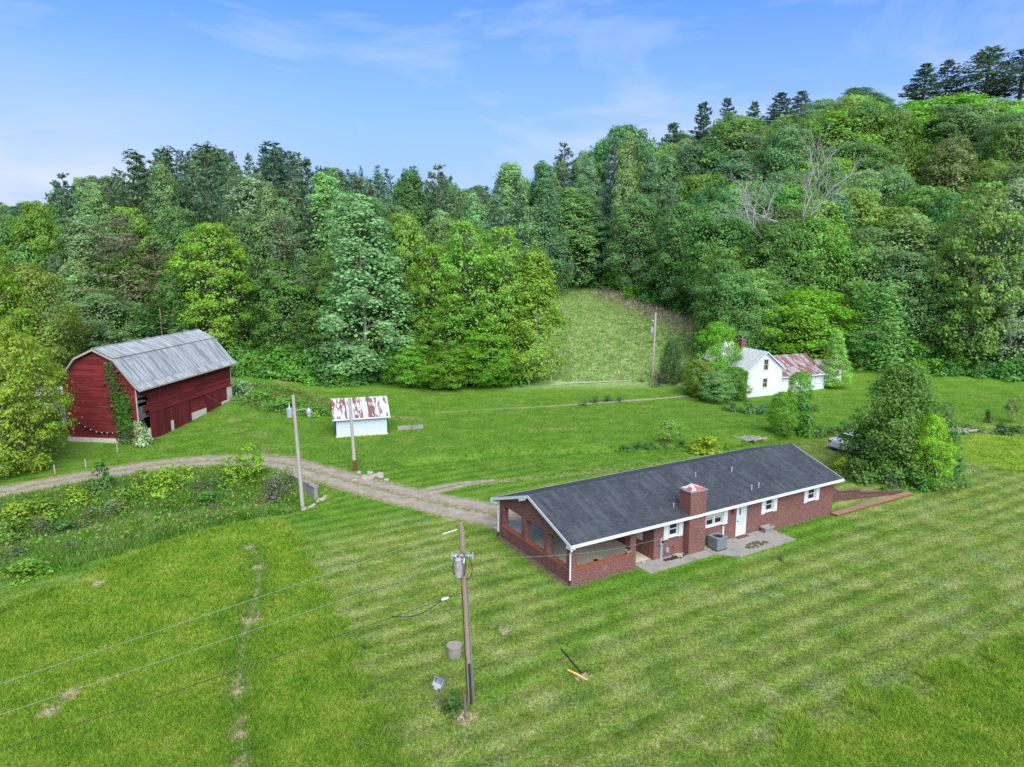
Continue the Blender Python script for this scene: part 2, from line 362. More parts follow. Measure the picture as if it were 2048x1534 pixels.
def brickmat(name, c1, c2, mortar, scale=1.0, stain=0.35):
    n = N(name); O = n.obj(); x, y, z = n.sep(O)
    uv = n.comb(n.math('ADD', x, y), z)
    bt = n.n('TexBrick'); n.set(bt.inputs['Vector'], uv)
    n.set(bt.inputs['Color1'], c1); n.set(bt.inputs['Color2'], c2); n.set(bt.inputs['Mortar'], mortar)
    bt.inputs['Scale'].default_value = 1.0*scale; bt.inputs['Mortar Size'].default_value = 0.0065; bt.inputs['Mortar Smooth'].default_value = 0.15
    bt.inputs['Bias'].default_value = -0.1; bt.inputs['Brick Width'].default_value = 0.21; bt.inputs['Row Height'].default_value = 0.072
    c = n.mix(n.mr(n.noise(uv, 1.3, 4, 0.6), 0.45, 0.75, 0, stain), bt.outputs[0], (0.11, 0.045, 0.035))
    c = n.mix(n.mr(n.noise(O, 0.7, 4, 0.7), 0.58, 0.8, 0, 0.3), c, (0.42, 0.26, 0.2))
    c = n.hsv(c, v=n.mr(n.noise(uv, 12, 2), 0.3, 0.7, 0.8, 1.2))
    n.bsdf(c, 0.9, n.bump(n.math('SUBTRACT', 1.0, bt.outputs[1]), 0.6, 0.01), spec=0.15); return n.m
M_BRICK = brickmat('red_brick', (0.168,0.052,0.038), (0.100,0.036,0.029), (0.29,0.23,0.20))
M_BRICKOLD = brickmat('weathered_brick', (0.13,0.06,0.045), (0.085,0.042,0.036), (0.16,0.12,0.10), stain=0.6)
M_COPING = brickmat('orange_brick', (0.27,0.085,0.045), (0.21,0.065,0.04), (0.24,0.15,0.10))

n = N('asphalt_shingle'); O = n.obj(); x, y, z = n.sep(O)
bt = n.n('TexBrick'); n.set(bt.inputs['Vector'], n.comb(x, n.math('MULTIPLY', y, 1.064))); bt.inputs['Scale'].default_value = 1
bt.inputs['Brick Width'].default_value = 0.305; bt.inputs['Row Height'].default_value = 0.142; bt.inputs['Mortar Size'].default_value = 0.008; bt.inputs['Mortar Smooth'].default_value = 0.3
n.set(bt.inputs['Color1'], (0.050,0.058,0.066)); n.set(bt.inputs['Color2'], (0.030,0.035,0.040)); n.set(bt.inputs['Mortar'], (0.014,0.016,0.018))
c = n.mix(n.mr(n.noise(n.mapv(O, (1.6,0.22,1)), 1.0, 4, 0.6), 0.45, 0.7, 0, 0.55), bt.outputs[0], (0.075,0.086,0.095))
c = n.mix(n.mr(n.noise(n.mapv(O, (2.6,0.3,1), loc=(3,1,0)), 1.0, 4, 0.6), 0.50, 0.72, 0, 0.6), c, (0.016,0.019,0.022))
c = n.hsv(c, v=n.mr(n.noise(O, 30, 3), 0.3, 0.7, 0.75, 1.3))
n.bsdf(c, 0.85, n.bump(n.noise(O, 60, 2), 0.3, 0.005), spec=0.35); M_SHINGLE = n.m

def paint(name, c, dirt=(0.25,0.23,0.2), amt=0.25, rough=0.6, scale=1.5, streak=True, spec=0.3):
    n = N(name); O = n.obj()
    f = n.mr(n.noise(n.mapv(O, (3, 3, 0.5) if streak else (1, 1, 1)), scale, 5, 0.65), 0.48, 0.8, 0, amt)
    cc = n.mix(f, c, dirt); cc = n.hsv(cc, v=n.mr(n.noise(O, 9, 3), 0.3, 0.7, 0.93, 1.06))
    n.bsdf(cc, rough, spec=spec); return n.m
M_WHITE = paint('white_paint', (0.56,0.58,0.58), amt=0.15)
M_SIDING = None
M_PALE = paint('pale_block_paint', (0.44,0.51,0.525), (0.34,0.37,0.36), 0.35)
M_CONC = paint('concrete', (0.24,0.225,0.19), (0.085,0.08,0.065), 0.9, 0.9, 1.1, False)
M_CONCD = paint('carport_concrete', (0.50,0.45,0.34), (0.30,0.27,0.20), 0.6, 0.8, 0.5, False)
M_FOUND = paint('foundation_concrete', (0.52,0.47,0.38), (0.30,0.26,0.2), 0.5, 0.9, 1.0, False)
M_GREYMETAL = paint('grey_painted_metal', (0.16,0.18,0.19), (0.1,0.1,0.1), 0.3, 0.5)
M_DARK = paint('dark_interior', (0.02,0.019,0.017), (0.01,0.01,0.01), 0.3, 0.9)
M_BLACK = paint('black_rubber', (0.015,0.015,0.016), (0.03,0.03,0.03), 0.2, 0.6)
M_POLE = paint('weathered_pole_wood', (0.24,0.185,0.125), (0.09,0.065,0.045), 0.85, 0.9, 2.0)
M_POLEG = paint('silver_pole_wood', (0.34,0.31,0.27), (0.15,0.12,0.09), 0.7, 0.9, 2.0)
M_GALV = paint('galvanised_metal', (0.28,0.30,0.31), (0.25,0.25,0.25), 0.4, 0.45, spec=0.5)
M_RUSTCAN = paint('rusting_white_can', (0.30,0.29,0.28), (0.20,0.03,0.022), 1.0, 0.6, 5.0, False)
M_YELLOW = paint('yellow_plastic', (0.65,0.42,0.10), (0.5,0.35,0.15), 0.3, 0.5)
M_GREYWOOD = paint('grey_bare_wood', (0.13,0.115,0.10), (0.06,0.05,0.045), 0.8, 0.95, 2.5)
M_ROCK = paint('field_stone', (0.33,0.29,0.24), (0.13,0.11,0.09), 0.8, 0.95, 2.0, False)
M_WIREL = paint('bare_wire', (0.22,0.23,0.22), (0.3,0.3,0.3), 0.2, 0.5)
M_WIRED = paint('black_cable', (0.03,0.032,0.034), (0.05,0.05,0.05), 0.2, 0.6)
M_BARK = paint('tree_bark', (0.135,0.11,0.085), (0.06,0.05,0.04), 0.7, 0.95, 2.0)
M_BARKP = paint('pale_bark', (0.30,0.28,0.25), (0.14,0.12,0.1), 0.6, 0.95, 2.0)
M_DEADW = paint('bleached_dead_wood', (0.33,0.315,0.29), (0.19,0.17,0.15), 0.5, 0.95, 2.0)
M_CAR = paint('silver_car_paint', (0.52,0.52,0.51), (0.5,0.5,0.48), 0.1, 0.3, spec=0.5)
M_TAIL = paint('red_lamp', (0.38,0.02,0.02), (0.3,0.02,0.02), 0.1, 0.3)
n = N('white_red_tarp'); c = n.mix(n.mr(n.noise(n.mapv(n.obj(), (1.4,1.4,1.4), loc=(0.3,0.1,0)), 1.6, 2, 0.5), 0.50, 0.54), (0.55,0.53,0.51), (0.40,0.10,0.08)); n.bsdf(c, 0.6); M_TARP = n.m
M_REDLAMP = paint('red_wall_lamp', (0.22,0.03,0.03), (0.1,0.02,0.02), 0.3, 0.4)
M_CREAM = paint('cream_curtain', (0.55,0.50,0.38), (0.4,0.35,0.25), 0.3, 0.9)
M_GREEND = paint('moss', (0.06,0.075,0.02), (0.12,0.09,0.04), 0.7, 0.95, 3, False)
n = N('window_glass'); n.bsdf((0.018,0.022,0.024), 0.06, spec=0.5); M_GLASS = n.m

def barnmat(name, base, wear, amt):
    n = N(name); O = n.obj(); oi = n.n('ObjectInfo')
    P = n.pos()
    c = n.hsv(base, v=n.mr(oi.outputs['Random'], 0, 1, 0.72, 1.28, False))
    c = n.mix(n.mr(n.noise(n.mapv(P, (0.25,0.25,9)), 1.6, 5, 0.7), 0.58, 0.72, 0, amt), c, wear)
    c = n.mix(n.mr(n.noise(P, 0.5, 4, 0.6), 0.42, 0.7, 0, 0.55), c, (0.075,0.014,0.014))
    n.bsdf(c, 0.9, spec=0.15); return n.m
M_BARN = barnmat('barn_red_boards', (0.150,0.020,0.022), (0.30,0.20,0.18), 0.5)
M_BARND = barnmat('barn_red_doors', (0.120,0.018,0.018), (0.2,0.12,0.1), 0.3)
n = N('white_clapboard'); O = n.obj(); x, y, z = n.sep(O)
saw = n.math('FRACT', n.math('MULTIPLY', z, 1/0.14))
c = n.mix(n.mr(n.noise(n.mapv(O, (1.2,1.2,0.6)), 1.4, 5, 0.7), 0.5, 0.8, 0, 0.35), (0.54,0.60,0.62), (0.38,0.42,0.42))
n.bsdf(c, 0.75, n.bump(n.math('SUBTRACT', 1.0, saw), 0.8, 0.02), spec=0.2); M_SIDING = n.m
def roofmetal(name, base, rust, lo, hi, amt, sc=(1.2,1.2,1.2), metal=0.25, rough=0.5):
    n = N(name); P = n.obj(); oi = n.n('ObjectInfo')
    f = n.math('ADD', n.noise(n.mapv(P, sc), 1.0, 6, 0.7), n.mr(oi.outputs['Random'], 0, 1, -0.10, 0.10, False))
    c = n.hsv(base, v=n.mr(oi.outputs['Random'], 0, 1, 0.74, 1.22, False))
    c = n.mix(n.mr(f, lo, hi, 0, amt), c, rust)
    c = n.hsv(c, v=n.mr(n.noise(n.mapv(P, (4,0.7,1)), 2.0, 4, 0.7), 0.3, 0.7, 0.85, 1.12))
    n.bsdf(c, rough, metal=metal, spec=0.4); return n.m
M_TIN = roofmetal('weathered_tin', (0.305,0.335,0.340), (0.12,0.135,0.135), 0.40, 0.62, 0.9, (4.5,0.35,0.35), 0.0, 0.6)
M_TINRUST = roofmetal('rust_streaked_tin', (0.46,0.49,0.49), (0.14,0.046,0.028), 0.47, 0.55, 0.95, (3.4,0.7,0.7), 0.0)
M_RUSTY = roofmetal('rusty_tin', (0.40,0.355,0.34), (0.15,0.058,0.042), 0.44, 0.55, 0.9, (3.2,0.6,1), 0.0)
M_PALETIN = roofmetal('pale_tin', (0.37,0.40,0.385), (0.27,0.29,0.275), 0.5, 0.7, 0.6, (1,1,1), 0.0, 0.7)

def leafmat(name, trans=0.42, spec=0.3, rough=0.5):
    n = N(name); oi = n.n('ObjectInfo'); geo = n.n('NewGeometry')
    ri = geo.outputs['Random Per Island']
    c = n.hsv(oi.outputs['Color'], h=n.mr(ri, 0, 1, 0.485, 0.515, False), v=n.mr(ri, 0, 1, 0.70, 1.35, False))
    cl = n.noise(n.obj(), 0.45, 2, 0.5)
    c = n.hsv(c, h=n.mr(cl, 0.3, 0.7, 0.49, 0.508), v=n.mr(cl, 0.3, 0.7, 0.82, 1.2))
    b = n.bsdf(c, rough, spec=spec)
    tr = n.n('BsdfTranslucent'); n.set(tr.inputs[0], n.hsv(c, h=0.49, sa=1.1, v=1.15))
    mxs = n.n('MixShader'); mxs.inputs[0].default_value = trans
    n.t.links.new(b.outputs[0], mxs.inputs[1]); n.t.links.new(tr.outputs[0], mxs.inputs[2]); n.t.links.new(mxs.outputs[0], n.out.inputs[0])
    return n.m
M_LEAF = leafmat('leaf'); M_NEEDLE = leafmat('needle', 0.28, 0.2, 0.6)

# ------------------------------------------------------------------ the ground
def axis(parts):
    a = []
    for lo, hi, st_ in parts: a += list(np.arange(lo, hi, st_))
    return np.array(a + [parts[-1][1]])
xs = axis([(-900,-300,40),(-300,-120,6),(-120,-60,2.0),(-60,-30,0.8),(-30,36,0.4),(36,60,0.8),(60,140,2.0),(140,320,6),(320,920,40)])
ys = axis([(-120,-10,15),(-10,14,2),(14,66,0.4),(66,100,0.8),(100,170,1.6),(170,320,5),(320,1000,25)])
X, Y = np.meshgrid(xs, ys); Xr, Yr = X.ravel(), Y.ravel(); Z = zf(Xr, Yr)
me = bpy.data.meshes.new('ground'); nx, ny = len(xs), len(ys)
V = np.stack([Xr, Yr, Z], 1)
idx = np.arange(nx*ny).reshape(ny, nx)
Q = np.stack([idx[:-1,:-1], idx[:-1,1:], idx[1:,1:], idx[1:,:-1]], -1).reshape(-1, 4)
me.vertices.add(len(V)); me.vertices.foreach_set('co', V.astype(np.float32).ravel())
me.loops.add(Q.size); me.loops.foreach_set('vertex_index', Q.astype(np.int32).ravel())
me.polygons.add(len(Q)); me.polygons.foreach_set('loop_start', np.arange(0, Q.size, 4, dtype=np.int32))
me.polygons.foreach_set('use_smooth', np.ones(len(Q), bool)); me.update(calc_edges=True)
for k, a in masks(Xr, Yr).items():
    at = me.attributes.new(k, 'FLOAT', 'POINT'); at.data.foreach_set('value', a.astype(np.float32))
tag(link('ground', me, M_GROUND), kind='structure')

def ribbon(name, pts, wid, mat, median, lift=0.012, nseg=120, nw=9, jitter=0.25, seed=1):
    P = np.array(pts); s = np.r_[0, np.cumsum(np.hypot(*np.diff(P, axis=0).T))]
    q = np.linspace(0, s[-1], nseg)
    def smooth(a):
        b = np.interp(q, s, a); k = max(3, nseg//22)|1
        bp = np.r_[np.full(k//2, b[0]), b, np.full(k//2, b[-1])]; return np.convolve(bp, np.ones(k)/k, 'valid')
    cx, cy = smooth(P[:,0]), smooth(P[:,1]); wd = np.interp(q, s, wid)*1.25
    tx, ty = np.gradient(cx), np.gradient(cy); l = np.hypot(tx, ty); nxn, nyn = -ty/l, tx/l
    T = np.linspace(-1, 1, nw)
    VX = cx[:,None] + nxn[:,None]*wd[:,None]*T; VY = cy[:,None] + nyn[:,None]*wd[:,None]*T
    # height of the faceted ground beneath, so that the sheet never dips into it
    zz = zf(VX.ravel(), VY.ravel())
    for dx_, dy_ in ((0.25,0),(-0.25,0),(0,0.25),(0,-0.25)): zz = np.maximum(zz, zf(VX.ravel()+dx_, VY.ravel()+dy_))
    ZZ = zz + lift + 0.02*np.tile(1-T**2, nseg)
    me = bpy.data.meshes.new(name); V = np.stack([VX.ravel(), VY.ravel(), ZZ], 1)
    idx = np.arange(nseg*nw).reshape(nseg, nw); Q = np.stack([idx[:-1,:-1], idx[1:,:-1], idx[1:,1:], idx[:-1,1:]], -1).reshape(-1, 4)
    me.from_pydata(V.tolist(), [], Q.tolist()); me.update()
    if me.polygons[0].normal.z < 0: me.flip_normals()
    at = me.attributes.new('across', 'FLOAT', 'POINT'); at.data.foreach_set('value', np.tile(T*1.25, nseg).astype(np.float32))
    at = me.attributes.new('median', 'FLOAT', 'POINT'); at.data.foreach_set('value', np.full(len(V), median, np.float32))
    for k, a in masks(VX.ravel(), VY.ravel()).items():
        at = me.attributes.new(k, 'FLOAT', 'POINT'); at.data.foreach_set('value', a.astype(np.float32))
    return tag(link(name, me, mat), kind='structure')
ribbon('driveway', DRIVE, DRIVE_W, M_GRAVEL, 1.0)
ribbon('footpath', PATH, [0.08,0.1,0.18,0.3,0.42,0.4,0.25], M_GRAVEL, 0.6, nseg=60)
ribbon('parking_spur', FP((820,992),(880,978),(930,968),(990,960)), [0.6,0.9,0.6,0.2], M_GRAVEL, 0.8, lift=0.018, nseg=40)

# ------------------------------------------------------------------ the brick ranch house
house = empty('brick_house', (XA, YA, 0), TH, 'long red brick ranch house with dark shingle roof and open carport end', 'house')
ZE, ZR, OV, OG = 2.40, 3.83, 0.45, 0.32        # eave and ridge height (roof surface), eave and gable overhang
CPX = 5.75                                      # carport depth along the house
def roofz(y): return ZR - abs(y - HW/2)*(ZR-ZE)/(HW/2+OV)
wins = [(6.82,7.53),(9.73,11.12),(14.89,15.58),(18.94,19.69)]; WZ0, WZ1 = 1.24, 2.08
DX0, DX1, DZ1 = 12.38, 13.14, 2.08
m = MB(); T = 0.22
cuts = sorted([(a, b, WZ0, WZ1) for a, b in wins] + [(DX0, DX1, 0.10, DZ1)])
xp = CPX
for a, b, z0, z1_ in cuts:
    m.box(xp, a, 0, T, -0.3, 2.28); m.box(a, b, 0, T, -0.3, z0); m.box(a, b, 0, T, z1_, 2.28); xp = b
m.box(xp, HL, 0, T, -0.3, 2.28)
m.build('wall', M_BRICK, house)
MB().box(CPX, HL, HW-T, HW, -0.3, 2.28).build('wall', M_BRICK, house)
def gable(x0, x1, zb):
    return MB().prism([(x0, 0.0, zb), (x0, 0, roofz(0)-0.14), (x0, HW/2, ZR-0.14), (x0, HW, roofz(0)-0.14), (x0, HW, zb)], (x1-x0, 0, 0))
gable(HL-T, HL, 2.283).build('gable_wall', M_BRICK, house)
MB().box(HL-T, HL, T, HW-T, -1.6, 2.28).build('wall', M_BRICK, house)
MB().box(CPX, CPX+T, T, HW-T, -0.3, 2.28).build('wall', M_BRICK, house)
gable(0, 0.24, 2.12).build('gable_wall', M_BRICK, house)
MB().box(0.245, 4.45, 0, 0.24, 2.14, 2.30).build('beam', M_WHITE, house)
MB().box(0.245, CPX, HW-0.24, HW, 2.14, 2.30).build('beam', M_WHITE, house)
# carport: low wall, coping, pillars, floor, ceiling
MB().box(0.0, 0.26, 0.0, HW, -0.35, 0.70).build('low_wall', M_BRICK, house)
MB().box(0.262, 4.45, 0.0, 0.26, -0.35, 0.70).build('low_wall', M_BRICK, house)
MB().box(-0.03, 0.31, -0.02, HW+0.02, 0.702, 0.77).build('coping', M_COPING, house)
MB().box(0.312, 4.45, -0.03, 0.30, 0.702, 0.77).build('coping', M_COPING, house)
for (x0, x1, y0, y1) in ((0.002,0.40,0.002,0.40),(0.002,0.40,2.2,2.6),(0.002,0.40,4.65,5.05),(0.002,0.40,HW-0.40,HW-0.002),(4.02,4.44,0.004,0.40)):
    MB().box(x0, x1, y0, y1, 0.772, 2.118).build('pillar', M_BRICK, house)
MB().box(0.265, CPX-0.003, 0.265, HW+1.3, -0.2, 0.06).build('carport_floor', M_CONCD, house)
MB().box(0.25, CPX-0.003, 0.25, HW-0.25, 2.31, 2.34).build('carport_ceiling', M_WHITE, house)
d_ = MB().box(CPX-0.05, CPX-0.004, 4.9, 5.75, 0.07, 2.1).build('carport_door', M_WHITE, house)
MB().box(CPX-0.09, CPX-0.051, 5.0, 5.06, 1.0, 1.1).build('handle', M_GALV, d_)
MB().box(CPX-0.04, CPX-0.004, 1.0, 3.2, 0.9, 2.05).build('carport_panel', M_PALE, house)
# roof: two slopes laid in real courses
def slope(sgn):
    mm = MB(); n = 31; x0, x1 = -OG, HL+OG
    for i in range(n):
        a, b = i/n, (i+1)/n
        ya, yb = [(-OV + t*(HW/2+OV)) for t in (a, b)]
        za, zb = roofz(ya)+0.010, roofz(yb)+0.001
        if sgn < 0: ya, yb = HW-ya, HW-yb
        mm.quad((x0,ya,za),(x1,ya,za),(x1,yb,zb),(x0,yb,zb)) if sgn > 0 else mm.quad((x1,ya,za),(x0,ya,za),(x0,yb,zb),(x1,yb,zb))
        zl = za-0.010
        mm.quad((x0,ya,zl),(x1,ya,zl),(x1,ya,za),(x0,ya,za)) if sgn > 0 else mm.quad((x1,ya,zl),(x0,ya,zl),(x0,ya,za),(x1,ya,za))
    return mm
roof = slope(1).build('roof', M_SHINGLE, house)
slope(-1).build('roof', M_SHINGLE, house)
def deck(sg):
    y0 = -OV+0.02 if sg > 0 else HW+OV-0.02
    return MB().prism([(-OG+0.02, y0, roofz(-OV)-0.01), (-OG+0.02, HW/2, ZR-0.006), (-OG+0.02, HW/2, ZR-0.12), (-OG+0.02, y0, roofz(-OV)-0.12)], (HL+2*OG-0.04, 0, 0))
deck(1).build('roof_deck', M_WHITE, house); deck(-1).build('roof_deck', M_WHITE, house)
MB().prism([(-OG, HW/2-0.17, roofz(HW/2-0.17)+0.014), (-OG, HW/2, ZR+0.03), (-OG, HW/2+0.17, roofz(HW/2-0.17)+0.014)], (HL+2*OG, 0, 0)).build('ridge_cap', M_SHINGLE, roof)
for sg in (0, 1):                                # gutters and fascia
    f = (lambda y: y) if sg == 0 else (lambda y: HW-y)
    a, b = sorted((f(-OV-0.10), f(-OV-0.004))); MB().box(-OG-0.02, HL+OG+0.02, a, b, ZE-0.15, ZE-0.02).build('gutter', M_WHITE, house)
    a, b = sorted((f(-OV+0.03), f(-0.003))); MB().box(-OG+0.03, HL+OG-0.03, a, b, 2.245, 2.275).build('soffit', M_WHITE, house)
for x0 in (-OG-0.03, HL+OG+0.004):               # rake boards
    for sg in (1, -1):
        ya = -OV if sg > 0 else HW+OV
        MB().prism([(x0, ya, ZE-0.17), (x0, ya, ZE+0.008), (x0, HW/2-0.002*sg, ZR+0.008), (x0, HW/2-0.002*sg, ZR-0.17)], (0.026, 0, 0)).build('rake_board', M_WHITE, house)
for y0, y1 in ((-OV+0.01, -0.004), (HW+0.004, HW+OV-0.01)):
    MB().box(-OG+0.01, 0.0, y0, y1, ZE-0.30, ZE-0.16).build('eave_return', M_WHITE, house)
MB().hexa([(-OG-0.06,HW/2+0.2,ZR-0.34),(-OG-0.035,HW/2+0.2,ZR-0.34),(-OG-0.035,HW/2+0.9,ZR-0.62),(-OG-0.06,HW/2+0.9,ZR-0.62),(-OG-0.06,HW/2+0.2,ZR-0.12),(-OG-0.035,HW/2+0.2,ZR-0.12),(-OG-0.035,HW/2+0.9,ZR-0.40),(-OG-0.06,HW/2+0.9,ZR-0.40)]).build('loose_trim', M_WHITE, house)
def downspout(y, yw):
    p = [(-OG-0.02, y, ZE-0.12), (-OG+0.02, y, ZE-0.30), (-0.07, yw, ZE-0.55), (-0.07, yw, 0.25)]
    o = MB().tube(p, 0.05, 6).build('downspout', M_WHITE, house)
    MB().tube([(-0.07, yw, 0.26), (-0.07, yw, 0.08), (-0.2, yw, 0.0)], 0.065, 6).build('boot', M_BLACK, o)
downspout(-OV-0.05, -0.07); downspout(HW+OV+0.05, HW+0.07)
# windows, shutters, door
def window(a, b, double=False, curtain=False):
    fr = MB(); w_ = 0.05
    fr.box(a, a+w_, -0.03, 0.10, WZ0, WZ1); fr.box(b-w_, b, -0.03, 0.10, WZ0, WZ1)
    fr.box(a+w_, b-w_, -0.03, 0.10, WZ1-w_, WZ1); fr.box(a+w_, b-w_, -0.03, 0.10, WZ0, WZ0+w_)
    wo_ = fr.build('window', M_WHITE, house)
    MB().box(a-0.04, b+0.04, -0.07, -0.004, WZ0-0.05, WZ0-0.002).build('sill', M_WHITE, wo_)
    spans = [(a+w_, (a+b)/2-0.05), ((a+b)/2+0.05, b-w_)] if double else [(a+w_, b-w_)]
    if double: MB().box((a+b)/2-0.05, (a+b)/2+0.05, -0.025, 0.10, WZ0+w_, WZ1-w_).build('mullion', M_WHITE, wo_)
    for p, q in spans:
        zm = (WZ0+WZ1)/2
        for z0, z1_, yo in ((WZ0+w_, zm, 0.05), (zm, WZ1-w_, 0.02)):
            s_ = MB().box(p, p+0.035, yo-0.015, yo+0.02, z0, z1_).box(q-0.035, q, yo-0.015, yo+0.02, z0, z1_).box(p+0.035, q-0.035, yo-0.015, yo+0.02, z0, z0+0.04).box(p+0.035, q-0.035, yo-0.015, yo+0.02, z1_-0.03, z1_).build('sash', M_WHITE, wo_)
            MB().box(p+0.035, q-0.035, yo, yo+0.012, z0+0.04, z1_-0.03).build('pane', M_GLASS, wo_)
        if curtain:
            MB().box(p+0.05, q-0.05, 0.004, 0.012, zm+0.09, WZ1-0.12).build('curtain', M_CREAM, wo_)
def shutter(a, b):
    s_ = MB().box(a, b, -0.035, -0.003, WZ0-0.12, WZ1+0.02)
    for z0, z1_ in ((WZ0-0.05, 1.62), (1.70, WZ1-0.05)):
        s_.box(a+0.05, b-0.05, -0.046, -0.0352, z0, z1_)
    s_.build('shutter', M_WHITE, house)
for i, (a, b) in enumerate(wins): window(a, b, i == 1, i == 1)
for a, b in ((6.44,6.79),(7.58,7.92),(9.36,9.70),(11.17,11.55),(14.53,14.86),(15.62,15.97),(18.58,18.91),(19.73,20.10)): shutter(a, b)
fr = MB().box(DX0-0.06, DX0, -0.03, 0.1, 0.10, DZ1+0.06).box(DX1, DX1+0.06, -0.03, 0.1, 0.10, DZ1+0.06).box(DX0, DX1, -0.03, 0.1, DZ1, DZ1+0.06).build('door_frame', M_WHITE, house)
dr = MB().box(DX0+0.005, DX1-0.005, 0.0, 0.04, 0.11, 0.75).box(DX0+0.005, DX0+0.12, 0.0, 0.04, 0.752, DZ1-0.005).box(DX1-0.12, DX1-0.005, 0.0, 0.04, 0.752, DZ1-0.005).box(DX0+0.12, DX1-0.12, 0.0, 0.04, 1.33, 1.42).box(DX0+0.12, DX1-0.12, 0.0, 0.04, 1.95, DZ1-0.005).build('door', M_WHITE, house)
MB().box(DX0+0.121, DX1-0.121, 0.018, 0.03, 0.752, 1.33).build('pane', M_PALE, dr)
MB().box(DX0+0.121, DX1-0.121, 0.018, 0.03, 1.42, 1.95).build('pane', M_PALE, dr)
MB().box(DX0+0.22, DX0+0.34, 0.010, 0.0175, 1.46, 1.86).build('sidelight', M_GREEND, dr)
MB().box(DX0+0.03, DX0+0.09, -0.05, -0.001, 1.05, 1.13).build('handle', M_BLACK, dr)
MB().box(DX0-0.1, DX1+0.1, -0.32, -0.002, -0.1, 0.095).build('door_step', M_BRICKOLD, house)
lm = MB().tube([(11.95,-0.02,1.95),(11.95,-0.12,1.97)], 0.03, 6).tube([(11.95,-0.12,2.0),(11.95,-0.12,1.78)], [0.06,0.09], 8).build('wall_lamp', M_REDLAMP, house)
# chimney breaking through the eave
chm = MB().box(7.98, 9.24, -0.47, -0.003, -0.3, 2.2).box(7.98, 9.24, -0.47, 0.45, 2.2, 3.78)
ch = chm.build('chimney', M_BRICK, house)
MB().box(7.94, 9.28, -0.51, 0.49, 3.782, 3.86).build('chimney_cap', M_CONC, ch)
random.seed(5)
tp = MB()
gx = [8.08+0.24*i for i in range(5)]; gy = [-0.42+0.28*i for i in range(4)]; hh = {}
for i in range(5):
    for j in range(4): hh[i,j] = 3.885 + (0.17 if 0 < i < 4 and 0 < j < 3 else 0)*random.uniform(0.4, 1.7) + random.uniform(0, 0.04)
for i in range(4):
    for j in range(3):
        tp.quad((gx[i],gy[j],hh[i,j]),(gx[i+1],gy[j],hh[i+1,j]),(gx[i+1],gy[j+1],hh[i+1,j+1]),(gx[i],gy[j+1],hh[i,j+1]))
for i in range(4):
    for j, s2 in ((0, 1), (3, -1)):
        q = [(gx[i],gy[j],3.862),(gx[i+1],gy[j],3.862),(gx[i+1],gy[j],hh[i+1,j]),(gx[i],gy[j],hh[i,j])]; tp.quad(*q) if s2 > 0 else tp.quad(*q[::-1])
for j in range(3):
    for i in (0, 4): tp.quad((gx[i],gy[j],3.862),(gx[i],gy[j+1],3.862),(gx[i],gy[j+1],hh[i,j+1]),(gx[i],gy[j],hh[i,j]))
tarp = tp.build('chimney_tarp', M_TARP); tarp.parent = None
tarp.location = (XA, YA, 0); tarp.rotation_euler = (0, 0, TH)
tag(tarp, 'crumpled white and red tarp tied over the top of the brick chimney', 'tarp')
for vx, vy, h, r in ((11.3,2.55,0.25,0.035),(14.3,2.35,0.25,0.05),(14.05,0.45,0.25,0.045),(14.75,0.5,0.25,0.045),(7.6,0.5,0.2,0.035)):
    z = roofz(vy)
    v_ = MB().tube([(vx,vy,z-0.02),(vx,vy,z+h)], r, 8).tube([(vx,vy,z+h+0.001),(vx,vy,z+h+0.05)], r*1.5, 8).build('vent_pipe', M_GALV, roof)
# meter boxes on the wall
mb = MB().box(6.12, 6.40, -0.14, -0.003, 0.92, 1.28).build('meter_box', M_GALV, house)
MB().tube([(6.26,-0.141,1.12),(6.26,-0.22,1.12)], 0.08, 10).build('meter', M_GLASS, mb)
MB().box(6.20, 6.32, -0.09, -0.003, -0.1, 0.918).build('conduit_cover', M_GALV, house)
MB().box(6.36, 6.40, -0.07, -0.003, -0.1, 0.915).build('conduit', M_GREYMETAL, house)
MB().box(6.62, 6.78, -0.12, -0.003, 0.35, 0.62).build('junction_box', M_GALV, house)
hb = MB().tube([(7.15,-0.02,0.62),(7.15,-0.16,0.62),(7.15,-0.18,0.5)], 0.03, 6).build('hose_tap', M_REDLAMP, house)
MB().tube([(11.2,-0.04,0.5),(11.2,-0.04,1.0)], 0.06, 8).build('dryer_vent', M_WHITE, house)

# slabs beside the house
def hobj(mb, name, mat, label=None, cat=None, kind=None, group=None):
    o = mb.build(name, mat); o.location = (XA, YA, 0); o.rotation_euler = (0, 0, TH); return tag(o, label, cat, group, kind)
hobj(MB().prism([(4.46,-1.2,-0.1),(9.38,-1.12,-0.1),(9.38,-0.003,-0.1),(5.74,-0.003,-0.1),(5.74,0.262,-0.1),(4.46,0.262,-0.1)], (0,0,0.15)), 'walkway', M_CONC, kind='structure')
hobj(MB().prism([(9.40,-1.05,-0.1),(10.44,-2.15,-0.1),(15.30,-2.08,-0.1),(15.36,-0.003,-0.1),(9.40,-0.003,-0.1)], (0,0,0.165)), 'patio', M_CONC, kind='structure')
moss = MB()
random.seed(3)
for i in range(60):
    a, r = random.uniform(0, 6.28), random.random()**0.5
    x, y = 12.55 + 0.95*r*math.cos(a), -1.45 + 0.33*r*math.sin(a); s = random.uniform(0.05, 0.11)
    moss.tube([(x,y,0.066),(x+0.02,y,0.066+s*0.6)], [s, s*0.35], 6)
hobj(moss, 'moss', M_GREEND, kind='stuff')
